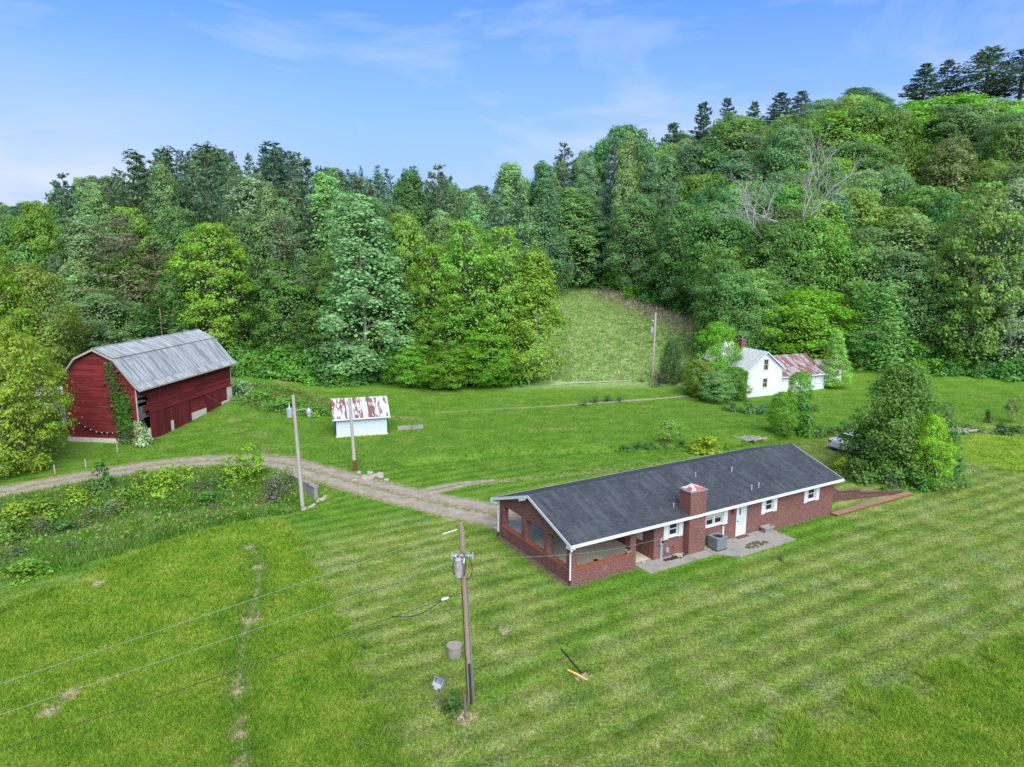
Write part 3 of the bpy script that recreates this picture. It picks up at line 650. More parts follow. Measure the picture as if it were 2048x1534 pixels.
# air conditioner
ac = empty('air_conditioner', (*hw2(10.15,-0.62), 0.065), TH, 'square grey air conditioning unit standing beside the brick chimney', 'air conditioner')
MB().box(-0.42,0.42,-0.40,0.40,0,0.05).build('base', M_BLACK, ac)
cb = MB()
for a, b, c_, d_ in ((-0.40,0.40,-0.38,-0.36),(-0.40,0.40,0.36,0.38),(-0.40,-0.38,-0.36,0.36),(0.38,0.40,-0.36,0.36)): cb.box(a, b, c_, d_, 0.052, 0.74)
for k in range(12):
    z = 0.12+0.05*k; cb.box(-0.36,0.36,-0.392,-0.381,z,z+0.025); cb.box(0.401,0.412,-0.34,0.34,z,z+0.025); cb.box(-0.412,-0.401,-0.34,0.34,z,z+0.025)
cb.build('casing', M_GREYMETAL, ac)
tpm = MB(); ring = [(0.30*math.cos(2*math.pi*k/24), 0.29*math.sin(2*math.pi*k/24)) for k in range(24)]
def sq(k):
    a = 2*math.pi*k/24; c_, s_ = math.cos(a), math.sin(a); q = max(abs(c_), abs(s_)); return (0.42*c_/q, 0.40*s_/q)
for k in range(24):
    a, b = sq(k), sq((k+1) % 24); c_, d_ = ring[(k+1) % 24], ring[k]
    tpm.quad((*d_,0.775),(*a,0.775),(*b,0.775),(*c_,0.775)); tpm.quad((*a,0.742),(*b,0.742),(*b,0.775),(*a,0.775)); tpm.quad((*d_,0.775),(*c_,0.775),(*c_,0.70),(*d_,0.70))
tpm.build('top_panel', M_GREYMETAL, ac)
MB().box(-0.34,0.34,-0.33,0.33,0.40,0.42).build('inner_tray', M_BLACK, ac)
g_ = MB()
for r in (0.08, 0.16, 0.24): g_.tube([(r*math.cos(2*math.pi*k/20), r*math.sin(2*math.pi*k/20), 0.77) for k in range(21)], 0.006, 4, False)
for k in range(6): a = math.pi*k/6; g_.tube([(-0.3*math.cos(a),-0.29*math.sin(a),0.765),(0.3*math.cos(a),0.29*math.sin(a),0.765)], 0.006, 4)
g_.build('fan_guard', M_BLACK, ac)
fb = MB().tube([(0,0,0.55),(0,0,0.66)], 0.07, 10)
for k in range(4):
    a = math.pi/2*k; u = Vector((math.cos(a), math.sin(a), 0)); v = Vector((-u.y, u.x, 0))
    fb.hexa([tuple(u*0.07+v*0.03+Vector((0,0,0.58))), tuple(u*0.27+v*0.10+Vector((0,0,0.57))), tuple(u*0.27-v*0.10+Vector((0,0,0.63))), tuple(u*0.07-v*0.03+Vector((0,0,0.62))),
             tuple(u*0.07+v*0.03+Vector((0,0,0.59))), tuple(u*0.27+v*0.10+Vector((0,0,0.58))), tuple(u*0.27-v*0.10+Vector((0,0,0.64))), tuple(u*0.07-v*0.03+Vector((0,0,0.63)))])
fb.build('fan', M_GREYMETAL, ac)
# planter on the far patio corner
pt = MB(); A, B = (0.34,0.16), (0.40,0.20)
def rect(a, z): return [(-a[0],-a[1],z),(a[0],-a[1],z),(a[0],a[1],z),(-a[0],a[1],z)]
def ringwall(mb, lo, hi):
    for i in range(4): j = (i+1) % 4; mb.quad(lo[i], lo[j], hi[j], hi[i])
ringwall(pt, rect(A,0), rect(B,0.24)); ringwall(pt, rect(B,0.24), rect((0.44,0.24),0.25)); ringwall(pt, rect((0.44,0.24),0.25), rect((0.44,0.24),0.32)); ringwall(pt, rect((0.44,0.24),0.32), rect((0.36,0.16),0.32)); ringwall(pt, rect((0.36,0.16),0.32), rect((0.34,0.15),0.22))
pt.quad(*rect((0.34,0.15),0.225))
p_ = pt.build('planter', M_CONC); p_.location = (*hw2(14.85,-0.30), 0.068); p_.rotation_euler = (0, 0, TH)
tag(p_, 'empty low concrete planter trough at the far corner of the patio', 'planter')
# stepped basement-entrance walls beyond the right end
nwall = empty('retaining_wall', (XA, YA, 0), TH, 'low brick retaining wall with flat coping running out level with the lawn', 'wall')
MB().box(21.62, 29.6, -0.78, -0.42, -1.6, 0.06).build('wall_body', M_BRICKOLD, nwall)
MB().box(21.0, 29.7, -0.86, -0.36, 0.063, 0.14).build('coping', M_COPING, nwall)
fwall = empty('retaining_wall', (XA, YA, 0), TH, 'stepped brick retaining wall slanting behind the sunken grass entry', 'wall')
pA, pB = Vector((21.62, 3.35, 0)), Vector((29.55, -0.30, 0)); dv = (pB-pA); nv = Vector((-dv.y, dv.x, 0)).normalized()*0.28
tops = [0.56, 0.42, 0.28, 0.14, 0.04]
for i, zt in enumerate(tops):
    a = pA + dv*(i/5); b = pA + dv*((i+1)/5)
    P = [a, b, b+nv, a+nv]
    MB().hexa([tuple(p + Vector((0,0,-1.7))) for p in P] + [tuple(p + Vector((0,0,zt))) for p in P]).build('wall_step', M_BRICKOLD, fwall)
    P = [a-nv*0.12, b-nv*0.12, b+nv*1.12, a+nv*1.12]
    MB().hexa([tuple(p + Vector((0,0,zt+0.002))) for p in P] + [tuple(p + Vector((0,0,zt+0.075))) for p in P]).build('coping', M_BRICKOLD, fwall)
# small loose things by the house wall
def stone(name, x, y, z, s, seed, mat, label, cat, group=None, flatz=0.6):
    rng = np.random.default_rng(seed); mm = MB(); n1, n2 = 8, 5; P = []
    for j in range(n2+1):
        for i in range(n1):
            th, ph = 2*math.pi*i/n1, math.pi*j/n2 - math.pi/2
            r = s*(0.8+0.4*rng.random()) if 0 < j < n2 else s*0.8
            P.append((r*math.cos(ph)*math.cos(th), r*math.cos(ph)*math.sin(th), max(-0.3*s, r*flatz*math.sin(ph))))
    mm.v = P
    for j in range(n2):
        for i in range(n1): mm.f.append((j*n1+i, j*n1+(i+1)%n1, (j+1)*n1+(i+1)%n1, (j+1)*n1+i))
    o = mm.build(name, mat); o.location = (x, y, z+0.15*s); return tag(o, label, cat, group)
X_, Y_ = hw2(7.35,-0.28); stone('flat_stone', X_, Y_, 0.05, 0.3, 1, M_ROCK, 'flat pale stone lying on the walkway against the chimney side', 'stone', flatz=0.3)
X_, Y_ = hw2(5.05, 0.05); stone('stone', X_, Y_, 0.05, 0.14, 2, M_ROCK, 'small pale stone on the walkway by the carport opening', 'stone')
lp = MB(); random.seed(8)
for i in range(40):
    x, y = random.gauss(0, 0.35), random.gauss(0, 0.09); s = random.uniform(0.04, 0.1); lp.tube([(x-s,y,0.06),(x,y+0.02,0.06+s),(x+s,y,0.07)], s*0.5, 5)
o = lp.build('leaf_litter', M_BLACK); o.location = (*hw2(6.9,-0.45), 0.0); o.rotation_euler = (0,0,TH); tag(o, kind='stuff')
bs = empty('wall_basin', (*hw2(4.0,0.13), 0.772), TH, 'small white basin left standing on the low carport wall', 'basin')
b_ = MB(); ringwall(b_, rect((0.16,0.11),0.10), rect((0.20,0.14),0.24)); ringwall(b_, rect((0.20,0.14),0.24), rect((0.17,0.11),0.24)); ringwall(b_, rect((0.17,0.11),0.24), rect((0.14,0.09),0.13)); b_.quad(*rect((0.14,0.09),0.13)); b_.quad(*rect((0.16,0.11),0.10)[::-1])
b_.build('bowl', M_CONC, bs); MB().box(-0.1,0.1,-0.06,0.06,0,0.10).build('foot', M_CONC, bs)
o = MB().tube([(0,0,0),(0,0,0.015)], 0.16, 14).build('drain_cover', M_BLACK); o.location = (*hw2(2.9,1.6), 0.062); tag(o, 'round black drain cover in the carport floor', 'drain cover')

# ------------------------------------------------------------------ the red gambrel barn
BX, BY, BTH = -34.3, 63.4, rad(8.0)              # near right corner; barn x runs back along its right wall, barn y to the left
BDX = math.pi/2 - BTH
barn = empty('barn', (BX, BY, -0.1), BDX, 'tall weathered red gambrel barn with grey tin roof and vine-hung gable', 'barn')
BL, BW = 16.2, 7.3
prof = [(-0.35,5.55),(1.75,8.05),(3.65,8.9),(5.55,8.05),(7.65,5.55)]   # roof line in barn y,z
def bz(y):
    p = np.array(prof); return float(np.interp(y, p[:,0], p[:,1])) - 0.14
def gy(z):                                       # left and right limits of the gable at height z
    if z <= 5.8: return 0.0, BW
    p = np.array(prof); lo = float(np.interp(z+0.14, p[:3,1], p[:3,0])); return max(lo, 0.0), min(BW-lo, BW)
random.seed(11)
z = 0.55
while z < 8.6:                                   # gable boards, one by one
    h = 0.19; a, b = gy(z+h)
    a, b = a+0.02, b-0.02
    if b-a > 0.3:
        cuts_ = [a] + ([a+(b-a)*random.uniform(0.3,0.7)] if b-a > 3 else []) + [b]
        for p, q in zip(cuts_[:-1], cuts_[1:]):
            t0 = random.uniform(0, 0.012)
            MB().hexa([(-0.05-t0,p+0.004,z),(0.0,p+0.004,z),(0.0,q-0.004,z),(-0.05-t0,q-0.004,z),(-0.022-t0,p+0.004,z+h-0.008),(0.0,p+0.004,z+h-0.008),(0.0,q-0.004,z+h-0.008),(-0.022-t0,q-0.004,z+h-0.008)]).build('board', M_BARN, barn)
    z += h
z = 2.75; hole = lambda x, z: x < 2.3*max(0.25, 1-abs(z-2.6)/3.6)
while z < 5.30:                                  # right wall boards above the doors
    h = 0.19
    x0 = random.uniform(0.15, 0.5) if z < 4.9 else 0.06
    if z < 4.6: x0 = 1.0 + random.uniform(-0.4, 0.7)
    c1_ = random.uniform(4.5, 7); c2_ = random.uniform(9, 12.5)
    for p, q in ((x0, c1_), (c1_, c2_), (c2_, BL-0.05)):
        t0 = random.uniform(0, 0.012)
        MB().hexa([(p+0.004,-0.05-t0,z),(q-0.004,-0.05-t0,z),(q-0.004,0,z),(p+0.004,0,z),(p+0.004,-0.022-t0,z+h-0.008),(q-0.004,-0.022-t0,z+h-0.008),(q-0.004,0,z+h-0.008),(p+0.004,0,z+h-0.008)]).build('board', M_BARN, barn)
    z += h
for i in range(15):                              # grey broken boards and gaps at the near corner
    z = 2.35+0.165*i; a = random.uniform(0.05, 0.2); b = random.uniform(0.8, 1.7)
    if random.random() < 0.16: continue
    s_ = random.uniform(-0.05, 0.05)
    MB().hexa([(a,0.02,z),(b,0.02,z+s_),(b,0.05,z+s_),(a,0.05,z),(a,0.03,z+0.15),(b,0.03,z+0.15+s_),(b,0.06,z+0.15+s_),(a,0.06,z+0.15)]).build('broken_board', M_GREYWOOD, barn)
for i in range(5):
    z = 1.0+0.3*i; MB().hexa([(0.05,0.02,z),(random.uniform(0.4,1.1),0.04,z+random.uniform(-0.15,0.05)),(0.9,0.07,z),(0.05,0.05,z)] + [(0.05,0.02,z+0.14),(random.uniform(0.4,1.1),0.04,z+0.16),(0.9,0.07,z+0.14),(0.05,0.05,z+0.14)]).build('broken_board', M_GREYWOOD, barn)
# doors: vertical boards
def bdoor(x0, x1, z0, z1_, y=-0.10, name='sliding_door'):
    r = empty(name, (0,0,0)); r.parent = barn; x = x0
    while x < x1-0.02:
        q = min(x+random.uniform(0.2, 0.26), x1); MB().box(x+0.004, q-0.004, y-random.uniform(0,0.012), y+0.03, z0, z1_).build('plank', M_BARND, r); x = q
bdoor(1.55, 4.6, -0.1, 2.60); bdoor(5.1, 8.1, 0.25, 2.62); bdoor(10.9, 13.9, 0.45, 2.66)
MB().box(1.2, BL-0.1, -0.16, -0.06, 2.64, 2.745).build('door_rail', M_BARND, barn)
for x0, x1 in ((8.1,10.9),(4.6,5.1),(13.9,15.2)):
    z = 1.2
    while z < 2.6:
        MB().hexa([(x0+0.01,-0.06,z),(x1-0.01,-0.06,z),(x1-0.01,0,z),(x0+0.01,0,z),(x0+0.01,-0.03,z+0.18),(x1-0.01,-0.03,z+0.18),(x1-0.01,0,z+0.18),(x0+0.01,0,z+0.18)]).build('board', M_BARN, barn); z += 0.19
MB().box(1.5, BL, -0.075, 0.22, -0.6, 1.19).build('foundation', M_FOUND, barn)
MB().box(15.2, BL+0.02, -0.08, 0.2, 1.192, 2.635).build('foundation', M_FOUND, barn)
MB().box(-0.08, 0.2, 0.15, BW+0.02, -0.7, 0.54).build('foundation', M_FOUND, barn)
# framing behind the boards
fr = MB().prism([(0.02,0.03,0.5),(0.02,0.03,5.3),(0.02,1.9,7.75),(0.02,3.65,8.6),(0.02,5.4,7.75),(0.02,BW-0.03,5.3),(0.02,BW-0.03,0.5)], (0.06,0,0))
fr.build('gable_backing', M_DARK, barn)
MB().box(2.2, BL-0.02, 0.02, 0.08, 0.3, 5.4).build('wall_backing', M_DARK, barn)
MB().box(0.1, BL-0.02, BW-0.08, BW, -0.3, 5.5).build('wall', M_BARN, barn)
MB().prism([(BL-0.06,0.0,-0.3),(BL-0.06,0.0,5.45),(BL-0.06,1.9,7.75),(BL-0.06,3.65,8.6),(BL-0.06,5.4,7.75),(BL-0.06,BW,5.45),(BL-0.06,BW,-0.3)], (0.06,0,0)).build('gable_wall', M_BARN, barn)
for x in (0.1, 2.0): MB().box(x, x+0.14, 0.10, 0.24, 0.2, 5.4).build('post', M_GREYWOOD, barn)
MB().box(-0.06, 0.02, -0.09, 0.02, 0.55, 5.4).build('corner_board', M_POLEG, barn)
MB().box(BL-0.03, BL+0.06, -0.09, 0.0, 1.2, 5.4).build('corner_board', M_POLEG, barn)
# roof sheets: each one a part
def sheet_mesh(pa, pb, x0, x1):
    mm = MB(); n = 4; L_ = x1-x0
    for i in range(n):
        a, b = x0+L_*i/n, x0+L_*(i+1)/n; r = 0.045 if i == 0 else 0.0
        mm.quad((a,pa[0],pa[1]+r),(b-0.03,pa[0],pa[1]),(b-0.03,pb[0],pb[1]),(a,pb[0],pb[1]+r))
        mm.quad((b-0.03,pa[0],pa[1]),(b,pa[0],pa[1]+0.03),(b,pb[0],pb[1]+0.03),(b-0.03,pb[0],pb[1]))
    return mm
R0, R1 = -0.35, BL+0.35; NS = 26; sw = (R1-R0)/NS
for k in range(NS):
    x0 = R0 + k*sw; x1 = x0+sw
    sheet_mesh((-0.75,5.22),(-0.2,5.66),x0,x1).build('roof_sheet', M_TIN, barn)
    sheet_mesh((-0.2,5.67),(1.77,8.03),x0,x1).build('roof_sheet', M_TIN, barn)
    sheet_mesh((1.70,8.06),(3.66,8.93),x0,x1).build('roof_sheet', M_TIN, barn)
MB().prism([(R0,3.64,8.92),(R0,5.6,8.04),(R0,8.0,5.3),(R0,7.9,5.25),(R0,5.5,7.96),(R0,3.64,8.84)], (R1-R0,0,0)).build('back_roof', M_TIN, barn)
MB().prism([(R0,-0.68,5.12),(R0,-0.12,5.55),(R0,1.78,7.90),(R0,3.65,8.76),(R0,3.65,8.66),(R0,1.84,7.80),(R0,-0.06,5.46),(R0,-0.64,5.04)], (R1-R0,0,0)).build('roof_deck', M_GREYWOOD, barn)
for pts in (((-0.75,5.14),(-0.2,5.58)),((-0.2,5.58),(1.72,7.96)),((1.72,7.96),(3.65,8.82)),((3.65,8.82),(5.58,7.96)),((5.58,7.96),(7.95,5.2))):
    (a, za), (b, zb) = pts; MB().hexa([(R0-0.05,a,za-0.09),(R0-0.005,a,za-0.09),(R0-0.005,b,zb-0.09),(R0-0.05,b,zb-0.09),(R0-0.05,a,za+0.09),(R0-0.005,a,za+0.09),(R0-0.005,b,zb+0.09),(R0-0.05,b,zb+0.09)]).build('rake_board', M_POLEG, barn)
MB().box(R0, R1, -0.80, -0.755, 5.10, 5.22).build('fascia', M_POLEG, barn)
MB().tube([(R0,3.65,8.95),(R1,3.65,8.95)], 0.06, 6).build('ridge_cap', M_TIN, barn)
# drooping cable of insulators along the gable
cab = []
for i in range(13): t = i/12; cab.append((-0.14, 0.9+6.6*t, 0.85+1.7*t*t + 0.15*math.sin(9*t)))
o = MB().tube(cab, 0.05, 5).build('cable', M_BLACK); o.location = barn.location; o.rotation_euler = barn.rotation_euler
tag(o, 'thick dark cable with white knobs drooping along the barn gable', 'cable')
for i in range(1, 12): MB().tube([(cab[i][0]-0.02, cab[i][1], cab[i][2]-0.02),(cab[i][0]-0.07, cab[i][1], cab[i][2]+0.05)], 0.045, 6).build('insulator', M_WHITE, o)
# lean-to shed left of the barn
lt = empty('metal_shed', (-44.3, 70.5, 0), BDX, 'grey corrugated metal shed half hidden behind the tree left of the barn', 'shed')
lt.location.z = z1(-44.5, 70.5)
for k in range(14):
    y0 = 0.42*k-0.6; mm = MB()
    for j in range(3): mm.quad((0,y0+0.14*j,0),(0.03,y0+0.14*j+0.07,0),(0.03,y0+0.14*j+0.07,2.7),(0,y0+0.14*j,2.7)); mm.quad((0.03,y0+0.14*j+0.07,0),(0,y0+0.14*j+0.14,0),(0,y0+0.14*j+0.14,2.7),(0.03,y0+0.14*j+0.07,2.7))
    mm.build('wall_sheet', M_TIN, lt)
MB().box(0.05, 4.0, -0.6, -0.5, 0, 2.7).box(0.05, 4.0, 5.2, 5.3, 0, 2.7).box(3.9, 4.0, -0.5, 5.2, 0, 2.7).build('wall', M_TIN, lt)
MB().hexa([(-0.4,-0.9,2.75),(4.3,-0.9,3.2),(4.3,5.6,3.2),(-0.4,5.6,2.75),(-0.4,-0.9,2.83),(4.3,-0.9,3.28),(4.3,5.6,3.28),(-0.4,5.6,2.83)]).build('roof', M_TINRUST, lt)
o = MB().bar((-44.6,66.0,3.0+0.6),(-41.6,63.4,0.9), 0.10, 0.08).build('rail', M_GALV); tag(o, 'long pale metal rail leaning down beside the barn gable', 'rail')

# ------------------------------------------------------------------ the small white shed with the rusty roof
SA = Vector((-16.75, 65.7)); SB = Vector((-12.15, 67.1)); sdv = SB-SA; SLn = sdv.length; STH = math.atan2(sdv.y, sdv.x)
zs = z1(-14.5, 66.5)
shed = empty('shed', (SA.x, SA.y, zs), STH, 'small pale painted shed with rust streaked tin gable roof', 'shed')
SD = 4.0
MB().box(0, SLn, 0, 0.2, 0.14, 1.93).build('wall', M_PALE, shed)
MB().box(0, 0.2, 0.2, SD-0.2, 0.1, 1.93).build('wall', M_GREYWOOD, shed); MB().box(SLn-0.2, SLn, 0.2, SD-0.2, 0.1, 1.93).build('wall', M_PALE, shed); MB().box(0, SLn, SD-0.2, SD, 0.1, 1.93).build('wall', M_PALE, shed)
for x0 in (0.0, SLn-0.2): MB().prism([(x0,0.0,1.933),(x0,SD/2,3.25),(x0,SD,1.933)], (0.2,0,0)).build('gable_wall', M_GREYWOOD, shed)
MB().box(-0.06, SLn+0.06, -0.06, 0.26, -0.35, 0.137).build('foundation', M_FOUND, shed)
ns = 8; sw = (SLn+0.6)/ns
for k in range(ns):
    x0 = -0.3+k*sw; sheet_mesh((-0.33,1.86),(SD/2,3.40),x0,x0+sw).build('roof_sheet', M_TINRUST, shed)
    sheet_mesh((SD+0.33,1.86),(SD/2,3.40),x0,x0+sw).build('roof_sheet', M_TINRUST, shed)
MB().box(-0.32, SLn+0.32, -0.33, -0.29, 1.70, 1.84).build('fascia', M_WHITE, shed)
MB().prism([(-0.28,-0.3,1.82),(-0.28,SD/2,3.36),(-0.28,SD+0.3,1.82),(-0.28,SD+0.3,1.76),(-0.28,SD/2,3.29),(-0.28,-0.3,1.76)], (SLn+0.56,0,0)).build('roof_deck', M_GREYWOOD, shed)
MB().box(-0.05, 0.0-0.003, -0.05, 0.05, 0.14, 1.75).build('corner_board', M_BLACK, shed); MB().box(SLn+0.003, SLn+0.05, -0.05, 0.05, 0.14, 1.75).build('corner_board', M_BLACK, shed)
o = MB().box(0,2.6,0,0.35,0,0.45).build('stone_ledge', M_CONC); o.location = (-11.4, 68.6, zs-0.1); o.rotation_euler = (0,0,STH); tag(o, 'low grey stone ledge running out from behind the small shed', 'ledge')

# ------------------------------------------------------------------ the white farmhouse
WA = Vector((28.8, 85.3)); WB = Vector((33.6, 87.15)); wdv = WB-WA; WW = wdv.length; WTH = math.atan2(wdv.y, wdv.x)
zh = z1(31, 87); WLn = 9.6
fh = empty('farmhouse', (WA.x, WA.y, zh), WTH, 'white clapboard farmhouse with steep gable, brick chimney and rusty-roofed wing', 'house')
WE, WR = 3.55, 5.55
def fwall_gable(x0, x1, y0, y1, mat, holes=()):
    mm = MB()
    xsn = sorted({x0, x1} | {h[0] for h in holes} | {h[1] for h in holes})
    for a, b in zip(xsn[:-1], xsn[1:]):
        zc = -0.3
        for h in sorted([h for h in holes if h[0] <= a and h[1] >= b], key=lambda h: h[2]): 
            if h[3] <= WE: mm.box(a, b, y0, y1, zc, h[2]); zc = h[3]
        mm.box(a, b, y0, y1, zc, min(WE-0.12, 3.2))
    return mm
wx0, wx1 = WW*0.455, WW*0.455+0.62
mm = MB()
for a, b, z0, z1_ in ((0,wx0,-0.3,3.15),(wx1,WW,-0.3,3.15),(wx0,wx1,-0.3,1.05),(wx0,wx1,2.2,3.15)): mm.box(a,b,0,0.14,z0,z1_)
s_ = (WR-WE)/(WW/2); zt = lambda x: WE - 0.06 + s_*min(x, WW-x)
mm.prism([(0,0,3.15),(wx0,0,3.15),(wx0,0,zt(wx0)),(0,0,zt(0))], (0,0.14,0)); mm.prism([(wx1,0,3.15),(WW,0,3.15),(WW,0,zt(WW)),(wx1,0,zt(wx1))], (0,0.14,0))
mm.prism([(wx0,0,4.6),(wx1,0,4.6),(wx1,0,zt(wx1)),(WW/2,0,zt(WW/2)),(wx0,0,zt(wx0))], (0,0.14,0))
mm.build('gable_wall', M_SIDING, fh)
MB().box(0, 0.14, 0.14, WLn, -0.3, WE-0.07).build('wall', M_SIDING, fh); MB().box(WW-0.14, WW, 0.14, WLn, -0.3, WE-0.07).build('wall', M_SIDING, fh)
MB().prism([(0.14,WLn-0.14,-0.3),(WW-0.14,WLn-0.14,-0.3),(WW-0.14,WLn-0.14,zt(0.14)),(WW/2,WLn-0.14,zt(WW/2)),(0.14,WLn-0.14,zt(0.14))], (0,0.14,0)).build('gable_wall', M_SIDING, fh)
def fwin(a, b, z0, z1_, y=0.0):
    f_ = MB().box(a-0.09,a,y-0.04,y+0.06,z0-0.1,z1_+0.12).box(b,b+0.09,y-0.04,y+0.06,z0-0.1,z1_+0.12).box(a,b,y-0.04,y+0.06,z1_,z1_+0.12).box(a,b,y-0.05,y+0.06,z0-0.1,z0).build('window', M_FOUND, fh)
    zm = (z0+z1_)/2; xm = (a+b)/2
    for p, q, yo in ((z0, zm, 0.05), (zm, z1_, 0.025)):
        MB().box(a,a+0.04,y+yo-0.02,y+yo+0.01,p,q).box(b-0.04,b,y+yo-0.02,y+yo+0.01,p,q).box(a+0.04,b-0.04,y+yo-0.02,y+yo+0.01,p,p+0.05).box(a+0.04,b-0.04,y+yo-0.02,y+yo+0.01,q-0.04,q).box(xm-0.02,xm+0.02,y+yo-0.018,y+yo+0.008,p+0.05,q-0.04).build('sash', M_POLEG, f_)
        MB().box(a+0.04,b-0.04,y+yo+0.011,y+yo+0.02,p+0.05,q-0.04).build('pane', M_GLASS, f_)
fwin(wx0, wx1, 3.25, 4.55); fwin(wx0, wx1, 1.08, 2.18)
MB().box(-0.06,0.0-0.002,-0.03,0.06,-0.3,WE-0.1).build('corner_board', M_WHITE, fh); MB().box(WW+0.002,WW+0.06,-0.03,0.06,-0.3,WE-0.1).build('corner_board', M_WHITE, fh)
nr = 14; sw = (WLn+0.5)/nr; rot = Matrix.Rotation(math.pi/2, 4, 'Z')
def ysheet(pa, pb, y0, y1):                      # sheet whose ribs run across x
    s_ = sheet_mesh(pa, pb, y0, y1); s_.v = [(y, x, z) for x, y, z in s_.v]; s_.f = [f[::-1] for f in s_.f]; return s_
e0 = 0.32
for k in range(nr):
    y0 = -0.28+k*sw
    ysheet((-e0, WE-s_*e0),(WW/2, WR+0.02),y0,y0+sw).build('roof_sheet', M_PALETIN, fh)
    ysheet((WW+e0, WE-s_*e0),(WW/2, WR+0.02),y0,y0+sw).build('roof_sheet', M_PALETIN, fh)
for sg in (0, 1):
    X0 = lambda x: x if sg == 0 else WW-x
    MB().hexa([(X0(-e0),-0.31,WE-s_*e0-0.14),(X0(WW/2),-0.31,WR-0.12),(X0(WW/2),-0.285,WR-0.12),(X0(-e0),-0.285,WE-s_*e0-0.14),(X0(-e0),-0.31,WE-s_*e0),(X0(WW/2),-0.31,WR+0.03),(X0(WW/2),-0.285,WR+0.03),(X0(-e0),-0.285,WE-s_*e0)]).build('rake_board', M_WHITE, fh)
chf = MB().box(WW/2-0.32, WW/2+0.32, 4.3, 4.95, WR-0.5, WR+0.95).box(WW/2-0.37, WW/2+0.37, 4.25, 5.0, WR+0.952, WR+1.08).build('chimney', M_BRICK, fh)
# wing to the right, its rusty roof in strips
wy0, wy1, wx_ = 0.35, 7.6, WW+0.003; wr = 7.4
MB().box(wx_, wx_+wr, wy0, wy0+0.14, -0.3, 2.25).build('wall', M_SIDING, fh); MB().box(wx_+wr-0.14, wx_+wr, wy0+0.14, wy1, -0.3, 2.25).build('wall', M_SIDING, fh); MB().box(wx_, wx_+wr, wy1, wy1+0.14, -0.3, 2.25).build('wall', M_SIDING, fh)
MB().prism([(wx_+wr-0.14,wy0,2.253),(wx_+wr-0.14,4.4,4.05),(wx_+wr-0.14,wy1,2.253)], (0.14,0,0)).build('gable_wall', M_SIDING, fh)
nw_ = 12; sw = (wr+0.35)/nw_
for k in range(nw_):
    x0 = wx_+k*sw
    sheet_mesh((wy0-0.4,2.22),(2.2,3.05),x0,x0+sw).build('roof_sheet', M_RUSTY, fh)
    sheet_mesh((2.15,3.09),(4.4,4.25),x0,x0+sw).build('roof_sheet', M_RUSTY, fh)
    sheet_mesh((wy1+0.4,2.2),(4.4,4.25),x0,x0+sw).build('roof_sheet', M_RUSTY, fh)
MB().box(wx_, wx_+wr+0.35, wy0-0.42, wy0-0.38, 2.08, 2.2).build('fascia', M_WHITE, fh)
fwin(wx_+5.9, wx_+6.7, 1.0, 1.9, wy0)
MB().box(wx_+1.5, wx_+2.3, wy0-0.02, wy0-0.002, 0.0, 2.0).build('door', M_POLEG, fh)
# porch on the left
for k in range(4): MB().box(-1.9, -1.8, 0.4+2.6*k, 0.5+2.6*k, -0.2, 2.3).build('porch_post', M_WHITE, fh)
MB().hexa([(-2.2,0,2.3),(-0.35,0,2.95),(-0.35,8.6,2.95),(-2.2,8.6,2.3),(-2.2,0,2.36),(-0.35,0,3.01),(-0.35,8.6,3.01),(-2.2,8.6,2.36)]).build('porch_roof', M_PALETIN, fh)
MB().box(-2.0, -0.07, 0.1, 8.5, 0.1, 0.25).build('porch_floor', M_GREYWOOD, fh)
# small outbuilding behind it
ob = empty('outbuilding', (41.6, 93.8, z1(43, 94.5)), WTH-0.1, 'low whitewashed outbuilding with rusty roof just right of the farmhouse wing', 'outbuilding')
MB().box(0,3.1,0,0.15,-0.3,1.75).box(0,0.15,0.15,3.2,-0.3,1.75).box(2.95,3.1,0.15,3.2,-0.3,1.75).box(0,3.1,3.2,3.35,-0.3,1.75).build('wall', M_WHITE, ob)
MB().box(1.9,2.7,-0.03,-0.003,0.7,1.4).build('window', M_GREYWOOD, ob)
MB().box(-0.6,-0.003,0,0.1,-0.2,1.9).build('dark_doorway', M_DARK, ob)
for k in range(7): sheet_mesh((-0.3,1.72),(1.7,2.75),-0.3+0.53*k,-0.3+0.53*(k+1)).build('roof_sheet', M_RUSTY, ob); sheet_mesh((3.65,1.72),(1.7,2.75),-0.3+0.53*k,-0.3+0.53*(k+1)).build('roof_sheet', M_RUSTY, ob)
for x0 in (0.0, 2.95): MB().prism([(x0,0,1.753),(x0,1.7,2.7),(x0,3.35,1.753)], (0.15,0,0)).build('gable_wall', M_WHITE, ob)

# ------------------------------------------------------------------ poles and wires
def pole(x, y, top, r, mat, label, lean=(0, 0), cat='utility pole'):
    z = z1(x, y); e = empty('utility_pole', (x, y, z), 0, label, cat)
    MB().tube([(0,0,-0.3),(lean[0]*0.5,lean[1]*0.5,(top-z)*0.5),(lean[0],lean[1],top-z)], [r*1.15, r, r*0.8], 10).build('post', mat, e); return e
p1 = pole(-1.62, 25.0, 7.40, 0.125, M_POLE, 'tall weathered wooden utility pole with rusting transformer in the near lawn', (-0.27, 0))
def onp(z): return -0.27*z/7.4
can = MB().tube([(onp(5.6)-0.16,-0.26,5.35),(onp(5.6)-0.16,-0.26,5.40),(onp(5.6)-0.16,-0.26,6.02),(onp(5.6)-0.16,-0.26,6.06),(onp(5.6)-0.16,-0.26,6.12)], [0.11,0.15,0.15,0.16,0.08], 14).build('transformer', M_RUSTCAN, p1)
for a, b in (((-0.40,-0.1),(6.05)),((0.12,-0.36),(6.05))): MB().tube([(onp(6)+a[0]*0.5,a[1]-0.1,6.02),(onp(6)+a[0]*0.7,a[1]-0.12,6.22)], [0.04,0.025], 6).build('bushing', M_WHITE, can)
